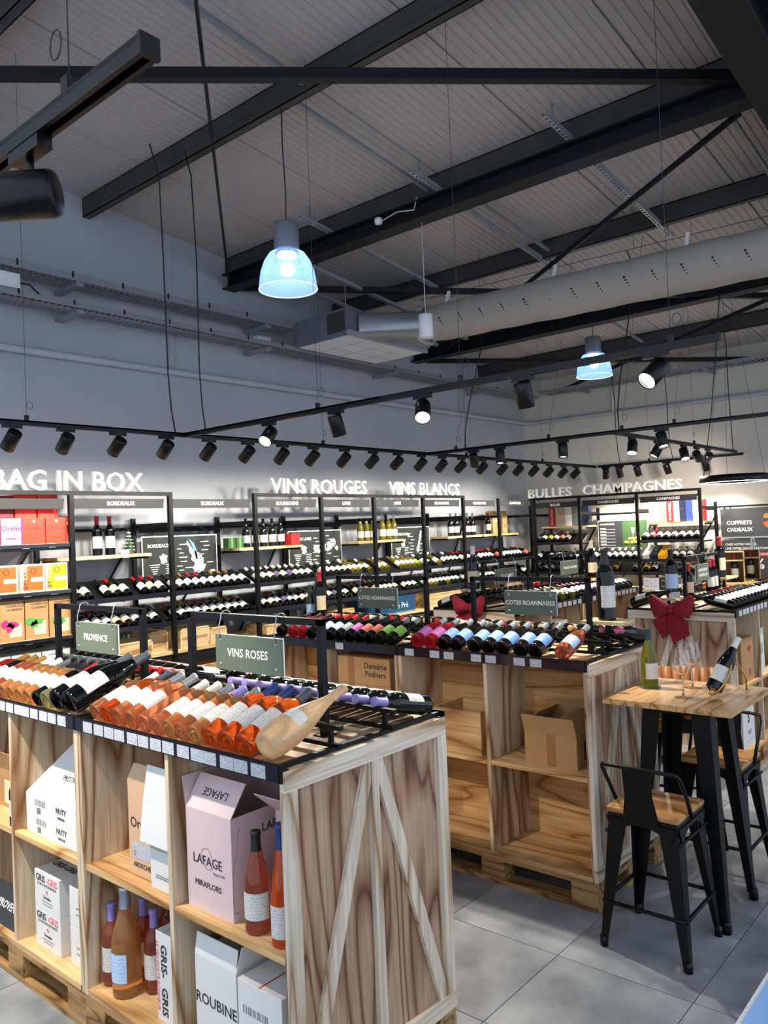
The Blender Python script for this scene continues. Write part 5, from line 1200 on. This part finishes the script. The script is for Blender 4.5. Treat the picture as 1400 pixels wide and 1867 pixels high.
# A1 upper bay, right
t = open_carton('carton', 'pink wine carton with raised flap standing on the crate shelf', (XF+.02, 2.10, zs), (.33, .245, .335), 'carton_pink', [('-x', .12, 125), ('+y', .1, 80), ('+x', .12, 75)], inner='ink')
ftext(t, 'LAFAGE', .045, .13, .17, 'ink'); ftext(t, 'MIRAFLORS', .028, .13, .09, 'ink'); ftext(t, 'Depuis 1798', .012, .07, .138, 'ink_grey')
put('lettering', text_mesh('LAFAGE', .038, .0008, 0), 'ink', t.o, matrix=frame_mat((.036, .122, .388), (0, 1, 0), (-math.cos(math.radians(55)), 0, -math.sin(math.radians(55)))))
t.m('swash_line', tube_mesh([(-.0015, .13+.03*math.cos(a)*(1+.3*math.sin(2*a)), .18+.035*math.sin(a)) for a in [2*math.pi*k/16 for k in range(16)]], .0007, 4, True), 'ink_grey')
t.m('bottle_outline', tube_mesh([(.02+.0, -.0012, .03), (.0, -.0012, .03), (.002, -.0012, .16), (.02, -.0012, .22), (.03, -.0012, .30)][::1], .0008, 4), 'ink_grey')
put('lettering', text_mesh('LAFAGE', .04, .0008, 0), 'ink', t.o, matrix=frame_mat((.20, -.0012, .27), (1, 0, 0), (0, 0, 1)))
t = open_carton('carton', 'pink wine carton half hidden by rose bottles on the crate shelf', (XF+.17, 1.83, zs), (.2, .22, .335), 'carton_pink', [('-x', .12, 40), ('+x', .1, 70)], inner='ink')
ftext(t, 'LAFAGE', .04, .14, .28, 'ink')
stand(('burgundy', 'wine_copper', 'label_white', 'cap_black', ''), 1.645, 2.005, zs, 'copper rose bottle with black capsule before pink cartons', (-.55, -.1, 0), 1.05)
stand(('flute', 'wine_orange', 'label_white', 'cap_blue', ''), 1.635, 1.875, zs, 'tall orange bottle with dark blue capsule beside crate wall', (-1, .3, 0), 1.02)
# A1 lower bay, left
for k, (x, y, lk, sc, lab) in enumerate(((1.66, 2.925, ('bordeaux', 'wine_copper', 'label_white', 'cap_purple'), 1.03, 'rose bottle with purple capsule against the crate divider'), (1.655, 2.815, ('burgundy', 'wine_amber', 'label_paleblue', 'cap_silver'), 1.35, 'magnum of pale rose with blue figure label and silver capsule'),
        (1.76, 2.86, ('bordeaux', 'wine_copper', 'label_white', 'cap_purple'), 1.03, 'purple-capped rose bottle behind the pale magnum'), (1.73, 2.74, ('bordeaux', 'wine_copper', 'label_white', 'cap_purple'), 1.03, 'purple-capped rose bottle between magnum and striped carton'), (1.85, 2.82, ('bordeaux', 'wine_copper', 'label_white', 'cap_purple'), 1.03, 'purple-capped rose bottle deep in the lower bay'), (1.86, 2.72, ('bordeaux', 'wine_copper', 'label_white', 'cap_purple'), 1.03, 'purple-capped rose bottle deepest behind the striped carton'), (1.86, 2.62, ('bordeaux', 'wine_copper', 'label_white', 'cap_purple'), 1.03, 'purple-capped rose bottle close behind the striped carton'))):
    stand(lk, x, y, zb, lab, (-1, .25 if k != 1 else .6, 0), sc)
def gris(lab, loc, dims, vert, group=None):
    o = box_thing('carton', lab, loc, dims, 'carton_white', -math.pi/2, 'carton', group)
    w, d, h = dims
    if vert:
        face_text(o, 'GRIS-', .05, -.0, .06, 'ink', rot=-math.pi/2, bold=.02); face_text(o, 'GRIS', .05, -.0, -.085, 'ink', rot=-math.pi/2, bold=.02)
        face_text(o, 'LE VIN PORTE-BONHEUR', .022, -.038, -.0, 'ink_pink', rot=-math.pi/2, bold=.01)
    else:
        face_text(o, 'GRIS', .040, -.055, .052, 'ink', bold=.01); face_text(o, '-GRIS', .040, .045, .052, 'ink_pink', bold=.01); face_text(o, 'LE VIN PORTE-BONHEUR', .015, 0, .028, 'ink_grey'); face_text(o, 'o', .034, 0, .006, 'ink_red')
        face_text(o, 'Domaine', .018, 0, -.022, 'ink'); face_patch(o, -.05, -.042, .05, -.039, 'ink_grey', name='small_print'); face_patch(o, -.04, -.054, .04, -.051, 'ink_grey', name='small_print')
        face_text(o, 'GRIS', .045, .04, .04, 'ink', 'right', .01)
    face_text(o, 'GRIS-GRIS', .045, 0, -.05, 'ink', 'top', .02); face_patch(o, -.002, -d/2, .002, d/2, 'carton_grey', 'top', 'lid_seam')
    return o
gris('slim white carton with vertical black and pink lettering', (XF+.16, 2.525, zb), (.095, .26, .32), True); gris('slim white carton with vertical lettering, against the divider', (XF+.17, 2.425, zb), (.095, .26, .32), True)
# A1 lower bay, right
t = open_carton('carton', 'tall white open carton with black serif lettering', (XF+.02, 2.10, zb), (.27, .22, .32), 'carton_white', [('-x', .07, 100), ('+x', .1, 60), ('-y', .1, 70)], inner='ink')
ftext(t, 'ROUBINE', .052, .11, .18, 'ink'); put('lettering', text_mesh('rosé cru', .03, .0008, 0), 'ink_pink', t.o, matrix=frame_mat((.008, .11, .355), FR, FU))
o = box_thing('carton', 'white carton with pink N6 print in the lower bay', (XF+.15, 1.975, zb), (.21, .28, .32), 'carton_white', -math.pi/2, 'carton'); face_text(o, 'N6', .05, .02, .0, 'ink_pink', 'top', .02); face_patch(o, -.08, .06, .04, .085, 'barcode', name='barcode'); face_patch(o, -.003, -.14, .003, .14, 'ink_red', 'top', 'tape_line')
# A2 right bay
for z, h, lab in ((zs, .083, 'white flat carton with barcode, bottom of the pair'), ):
    o = box_thing('carton', lab, (XF+.18, 3.30, z), (.46, .33, h), 'carton_white', -math.pi/2, 'carton'); face_text(o, 'NUTY', .032, .08, .012, 'ink', bold=.01); face_text(o, 'PRESTIGE', .014, .08, -.018, 'ink'); face_patch(o, -.14, .005, -.05, .03, 'barcode', name='barcode'); face_patch(o, -.13, -.03, -.10, -.005, 'ink_grey', name='code_block')
t = T('carton', 'white carton with sloping opened lid, top of the pair', 'carton', (XF+.015, 3.07, zs+.0835))
t.m('carton_body', from_py('c', box_v(0, 0, 0, .33, .46, .085), BF), 'carton_white')
t.m('sloping_lid', from_py('c', [(0, 0, .085), (.004, 0, .0855), (.004, .46, .0855), (0, .46, .085), (.14, .0, .285), (.144, .0, .285), (.144, .30, .285), (.14, .30, .285)], BF), 'carton_white')
t.m('side_flap', from_py('c', [(.004, .456, .085), (.30, .456, .085), (.30, .46, .085), (.004, .46, .085), (.14, .30, .28), (.28, .30, .28), (.28, .304, .28), (.14, .304, .28)], BF), 'carton_white')
ftext(t, 'NUTY', .032, .15, .055, 'ink', .01); ftext(t, 'PRESTIGE', .014, .15, .025, 'ink'); t.b('barcode', -.0012, .29, .045, 0, .38, .07, 'barcode'); t.b('code_block', -.0012, .33, .01, 0, .36, .035, 'ink_grey')
put('lettering', text_mesh('PRESTIGE', .03, .0008, 0), 'ink', t.o, matrix=frame_mat((.0575, .17, .170), (0, -1, 0), Vector((.14, 0, .2)).normalized()))
gris('white carton with black and pink serif lettering, bottom one', (XF+.155, 3.375, zb), (.22, .27, .16), False); gris('white carton with black and pink serif lettering, top one', (XF+.155, 3.375, zb+.161), (.22, .27, .16), False)
for k in range(2):
    o = box_thing('carton', 'small plain white carton, %s of the pair by the divider' % ('bottom', 'top')[k], (XF+.16, 3.12, zb+k*.16), (.16, .26, .158), 'carton_white', -math.pi/2, 'carton'); face_patch(o, -.03, -.004, .05, .0, 'ink_grey', name='small_print'); face_patch(o, -.03, -.03, .04, -.026, 'ink_grey', name='small_print')
# A2 left bay
t = open_carton('carton', 'brown kraft carton with open flap beside the Provence crate divider', (XF+.1, 3.72, zs), (.24, .3, .18), 'kraft', [('-x', .1, 70), ('+x', .1, 80)]); t.b('label_panel', -.0012, .1, .02, 0, .22, .13, 'label_cream')
stand(('bordeaux', 'glass_dark', 'label_white', 'cap_red', ''), 1.62, 3.64, zs, 'small red-capped bottle beside the brown kraft carton', (-1, 0, 0), .8)
t = T('sign_card', 'dark PROVENCE sign card leaning in the lower bay', 'sign', (1.60, 3.62, zb)); a = math.radians(20)
t.m('card_board', from_py('c', [(0, 0, 0), (.006, 0, 0), (.006, .36, 0), (0, .36, 0), (.08, 0, .13), (.086, 0, .13), (.086, .36, .13), (.08, .36, .13)], BF), 'sign_dark'); put('lettering', text_mesh('PROVENCE', .045, .001, .01), 'white_print', t.o, matrix=frame_mat((.038, .16, .065), (0, -1, 0), Vector((.08, 0, .13)).normalized()))
# B1 cartons
t = open_carton('carton', 'open brown shipping carton on the crate shelf', (3.66, 1.92, zs), (.26, .30, .165), 'kraft', [('-x', .10, 72), ('+x', .12, 100), ('-y', .13, 130), ('+y', .13, 125)]); t.b('tape', -.0012, .12, 0, 0, .17, .165, 'tape'); t.b('dark_label', .08, -.0012, .04, .16, 0, .13, 'ink')
t = T('wooden_bin', 'open plywood bin on the crate shelf', 'wooden box', (3.62, 2.47, zs)); k = .014
t.b('side_board', 0, 0, 0, k, .33, .235, 'ply_shelf'); t.b('side_board', .3-k, 0, 0, .3, .33, .235, 'ply_shelf'); t.b('end_board', k, 0, 0, .3-k, k, .235, 'ply_in'); t.b('end_board', k, .33-k, 0, .3-k, .33, .235, 'ply_in'); t.b('base_board', k, k, 0, .3-k, .33-k, k, 'ply_in')
for k_ in range(2):
    o = box_thing('carton', 'kraft carton with black lettering, %s of the stacked pair' % ('bottom', 'top')[k_], (3.75, 3.32, zs+.166*k_+.145), (.43, .27, .165), 'kraft', -math.pi/2, 'carton'); face_patch(o, -.125, -.0825, -.075, .0825, 'tape', name='tape'); face_text(o, 'Domaine', .05, .1, .035, 'ink', bold=.01); face_text(o, 'Pothiers', .05, .1, -.015, 'ink', bold=.01)
o = box_thing('carton', 'kraft carton under the lettered pair on the crate shelf', (3.75, 3.32, zs), (.43, .27, .1445), 'kraft', -math.pi/2, 'carton'); face_patch(o, -.125, -.072, -.075, .072, 'tape', name='tape')
# C1 and D1 side bays (aisle side)
o = box_thing('carton', 'brown carton with round emblem in the large-bow crate', (6.33, 1.99, zs), (.30, .25, .33), 'kraft', 0, 'carton'); face_text(o, 'GED', .05, .05, .08, 'ink_red'); face_text(o, 'o', .12, .05, .09, 'ink_red'); face_patch(o, .02, -.12, .07, -.07, 'magenta', name='emblem')
o = box_thing('carton', 'tall white carton in the far bay of the large-bow crate', (6.70, 1.99, zs), (.14, .25, .36), 'carton_white', 0, 'carton'); face_patch(o, -.03, -.02, .03, .06, 'barcode', name='barcode')
o = box_thing('carton', 'white carton with black script below the brown carton', (6.28, 1.99, zb), (.28, .25, .34), 'carton_white', 0, 'carton'); face_text(o, 'S', .12, .0, .05, 'ink', bold=.02); face_text(o, 'BOT', .04, .02, -.06, 'ink'); face_patch(o, -.1, -.12, .1, -.115, 'pale_blue', name='small_print')
o = box_thing('carton', 'white carton in the side bay of the SUD-OUEST crate', (6.25, 3.51, zs), (.28, .25, .40), 'carton_white', 0, 'carton'); face_patch(o, -.1, -.1, .1, .02, 'ticket', name='label_panel')

# ------------------------------------------------------------------ bar table, stools
t = T('bar_table', 'high square bar table with pine top and black tapered legs', 'table', (3.95, 1.46, 0)); ZTOP = 1.035
for k in range(5): t.b('top_plank', -.305, -.305+k*.122, ZTOP-.028, .305, -.305+(k+1)*.122-.0008, ZTOP, 'table_wood', bevel=.0015)
def leg_mesh(top, bot, wt, wb, sx, sy, zt):
    """folded sheet-metal leg: L section tapering to the foot"""
    v = []
    for (c, w_, z) in ((top, wt, zt), (bot, wb, .0)):
        x, y = c
        v += [(x, y, z), (x-sx*w_, y, z), (x-sx*w_, y-sy*.004, z), (x-sx*.004, y-sy*.004, z), (x-sx*.004, y-sy*w_, z), (x, y-sy*w_, z)]
    f = [(i, (i+1) % 6, (i+1) % 6+6, i+6) for i in range(6)]+[(5, 4, 3, 2, 1, 0), (6, 7, 8, 9, 10, 11)]
    me = from_py('leg', v, f); bm = bmesh.new(); bm.from_mesh(me); bmesh.ops.recalc_face_normals(bm, faces=bm.faces); bm.to_mesh(me); bm.free(); return me
t.b('under_frame', -.16, -.16, ZTOP-.075, .16, .16, ZTOP-.028, 'black_steel')
for sx in (-1, 1):
    for sy in (-1, 1):
        l = t.m('leg', leg_mesh((sx*.16, sy*.16), (sx*.22, sy*.22), .09, .036, sx, sy, ZTOP-.03), 'black_steel')
        put('foot_cap', lathe_mesh([(0, 0), (.022, 0), (.022, .05), (.018, .055), (0, .055)], 10), 'black_plastic', l, (sx*.207, sy*.207, 0))
        put('rivet', lathe_mesh([(0, -.004), (.007, -.003), (.007, .003), (0, .004)], 8), 'galvanised', l, (sx*.2055, sy*.2055-.0, .12))
def tolix(lab, x, y, back, zs_=.62):
    """metal stool, backrest on local -x side"""
    t = T('bar_stool', lab, 'stool', (x, y, 0), back)
    t.b('seat', -.165, -.165, zs_-.026, .165, .165, zs_, 'seat_wood', bevel=.012)
    t.b('seat_frame', -.16, -.16, zs_-.062, .16, .16, zs_-.026, 'black_steel', bevel=.008)
    for sx in (-1, 1):
        for sy in (-1, 1):
            l = t.m('leg', leg_mesh((sx*.155, sy*.155), (sx*.20, sy*.20), .085, .028, sx, sy, zs_-.045), 'black_steel')
            put('foot_cap', lathe_mesh([(0, 0), (.018, 0), (.018, .045), (0, .045)], 10), 'black_plastic', l, (sx*.188, sy*.188, 0))
    ap = prism_mesh([(-.155, 0), (.155, 0), (.125, -.075), (.085, -.035), (.04, -.018), (-.04, -.018), (-.085, -.035), (-.125, -.075)], 0, .003)
    for (ox, oy, r_) in ((-.163, 0, (0, -1, 0)), (.163, 0, (0, 1, 0)), (0, -.163, (1, 0, 0)), (0, .163, (-1, 0, 0))): t.m('apron', ap, 'black_steel', matrix=frame_mat((ox, oy, zs_-.045), r_, (0, 0, 1)))
    zf = .20
    for sx in (-1, 1):
        t.m('footrest_bar', tube_mesh([(sx*.183, -.183, zf), (sx*.183, .183, zf)], .009, 8), 'black_steel'); t.m('footrest_bar', tube_mesh([(-.183, sx*.183, zf), (.183, sx*.183, zf)], .009, 8), 'black_steel')
        t.m('cross_bar', tube_mesh([(-.165, sx*.165, zs_-.11), (.165, sx*.165, zs_-.11)], .007, 8), 'black_steel')
    zb_ = zs_+.195
    pts = [(-.02, -.17, zs_-.03), (-.09, -.175, zs_+.08), (-.155, -.175, zb_-.025), (-.175, -.165, zb_-.005), (-.19, -.13, zb_), (-.20, 0, zb_+.004), (-.19, .13, zb_), (-.175, .165, zb_-.005), (-.155, .175, zb_-.025), (-.09, .175, zs_+.08), (-.02, .17, zs_-.03)]
    t.m('back_bar', tube_mesh(pts, .009, 10), 'black_steel')
    v = []
    for (z, w_, xx) in ((zs_-.06, .085, -.168), (zs_+.0, .075, -.172), (zs_+.08, .062, -.182), (zb_, .065, -.197)): v += [(xx, -w_, z), (xx, w_, z), (xx+.004, w_, z), (xx+.004, -w_, z)]
    f = [(3, 2, 1, 0), (12, 13, 14, 15)]
    for i in range(3): f += [(i*4+q, i*4+(q+1) % 4, (i+1)*4+(q+1) % 4, (i+1)*4+q) for q in range(4)]
    t.m('back_plate', from_py('plate', v, f), 'black_steel')
    for sy in (-1, 1): t.m('back_bolt', lathe_mesh([(0, .004), (.007, .003), (.007, -.003), (0, -.004)], 8), 'black_plastic', matrix=frame_mat((-.174, sy*.06, zs_-.035), (0, -1, 0), (0, 0, 1)))
tolix('black metal stool with wooden seat, backrest towards the rose crate', 3.515, 1.465, 0)
tolix('black metal stool with wooden seat on the far side of the table', 4.41, 1.47, math.pi)
t = T('leather_stool', 'tan leather stool with ribbed backrest behind the bar table', 'stool', (4.80, 1.80, 0), math.radians(200))
t.b('seat', -.17, -.19, .64, .19, .19, .73, 'leather_tan', bevel=.03)
for k in range(8): t.m('backrest_channel', tube_mesh([(.20, -.175+k*.05, .74), (.215, -.175+k*.05, .87), (.22, -.175+k*.05, 1.04)], [.024, .028, .022], 10), 'leather_tan')
t.b('back_support', .205, -.05, .66, .215, .05, .80, 'black_steel')
for sx in (-1, 1):
    for sy in (-1, 1): t.m('leg', tube_mesh([(sx*.13, sy*.13, .64), (sx*.2, sy*.2, 0)], [.014, .011], 8), 'black_steel')
    t.m('footrest_bar', tube_mesh([(sx*.18, -.18, .22), (sx*.18, .18, .22)], .009, 8), 'black_steel')
# things on the table
t = T('bottle_coaster', 'thin dark round coaster under the green bottle', 'coaster', (3.98, 1.655, ZTOP)); t.m('coaster_disc', lathe_mesh([(0, 0), (.05, 0), (.052, .004), (.048, .005), (0, .004)], 28), 'galv_dull')
t.m('coaster_rim', tube_mesh([(.05*math.cos(2*math.pi*k/28), .05*math.sin(2*math.pi*k/28), .005) for k in range(28)], .002, 6, True), 'black_plastic')
stand(('burgundy', 'glass_lime', 'label_white', 'cap_green', ''), 3.98, 1.655, ZTOP+.006, 'olive green wine bottle with dark green capsule on the bar table', (-.1, -1, 0), 1.0)
def wineglass(lab, x, y):
    t = T('wine_glass', lab, 'wine glass', (x, y, ZTOP), group='wine glasses on the bar table')
    t.m('foot', lathe_mesh([(0, .0), (.042, .0), (.0425, .0015), (.02, .0035), (.006, .008), (.0045, .012), (0, .012)], 28), 'clear_glass')
    t.m('stem', lathe_mesh([(0, .011), (.0042, .011), (.0036, .05), (.0038, .09), (.008, .105), (0, .106)], 14), 'clear_glass')
    t.m('bowl', lathe_mesh([(0, .106), (.010, .107), (.030, .120), (.043, .140), (.046, .158), (.042, .190), (.0345, .234), (.0340, .2365), (.0333, .2372), (.0328, .2365), (.0333, .234), (.0408, .190), (.0447, .158), (.0418, .1412), (.0295, .1215), (.010, .109), (0, .108)], 28), 'clear_glass')
wineglass('tall empty wine glass closer to the lying bottle display', 3.84, 1.435); wineglass('tall empty wine glass closer to the leather stool', 4.08, 1.475)
# tilted bottle in a gold hoop holder
ax = Vector((.30, -.28, .91)).normalized(); bp = Vector((3.94, 1.325, ZTOP+.03))
stand_b = bottle(('burgundy', 'glass_dark', 'label_white', 'cap_white'), bp+Vector((0, 0, .0)), Vector((.34, -.22, .60)), (-.85, -.1, .5), 'dark bottle with white label tilted in a gold hoop holder', None, .96)
t = T('bottle_holder', 'gold metal hoop holder cradling the tilted bottle', 'bottle holder', (3.95, 1.31, ZTOP))
A = Vector((.34, -.22, .60)).normalized(); S_ = A.cross(Vector((0, 0, 1))).normalized(); Bn = S_.cross(A)
hp = []
for k in range(24):
    a = 2*math.pi*k/24; p = Vector((-.01, .015, .03))+A*(.07+.095*math.cos(a))+Bn*(-.0)+S_*(.052*math.sin(a)); hp.append(p)
zmin = min(p.z for p in hp)
t.m('hoop', tube_mesh([p-Vector((0, 0, min(0, zmin-.006))) for p in hp], .006, 8, True), 'gold')
t.m('prop_leg', tube_mesh([hp[0]+A*.0, hp[0]+Vector((.05, -.03, -.03)), hp[0]+Vector((.10, -.05, -.10)), (hp[0].x+.10, hp[0].y-.05, .004)], .004, 8), 'gold')
# low plinth with printed board at the very front
t = T('display_plinth', 'low plinth topped with a sky-blue printed board', 'display stand', (1.50, -.15, 0))
t.b('plinth_body', .02, .02, 0, .78, .66, .885, 'ply_side'); t.b('plinth_top', 0, 0, .885, .8, .69, .896, 'white_plastic'); t.b('printed_board', .01, .01, .896, .79, .68, .899, 'sky_print')
for k in range(5): t.m('cloud_print', prism_mesh(blob(.12+.15*k, .35+.1*(k % 3), .10, .07, 12, k+40, .3), .899, .9), 'white_print')
t.text('A', .07, (.235, .615, .9005), (0, -1, 0), (1, 0, 0), 'red', .001, .02)
clean()
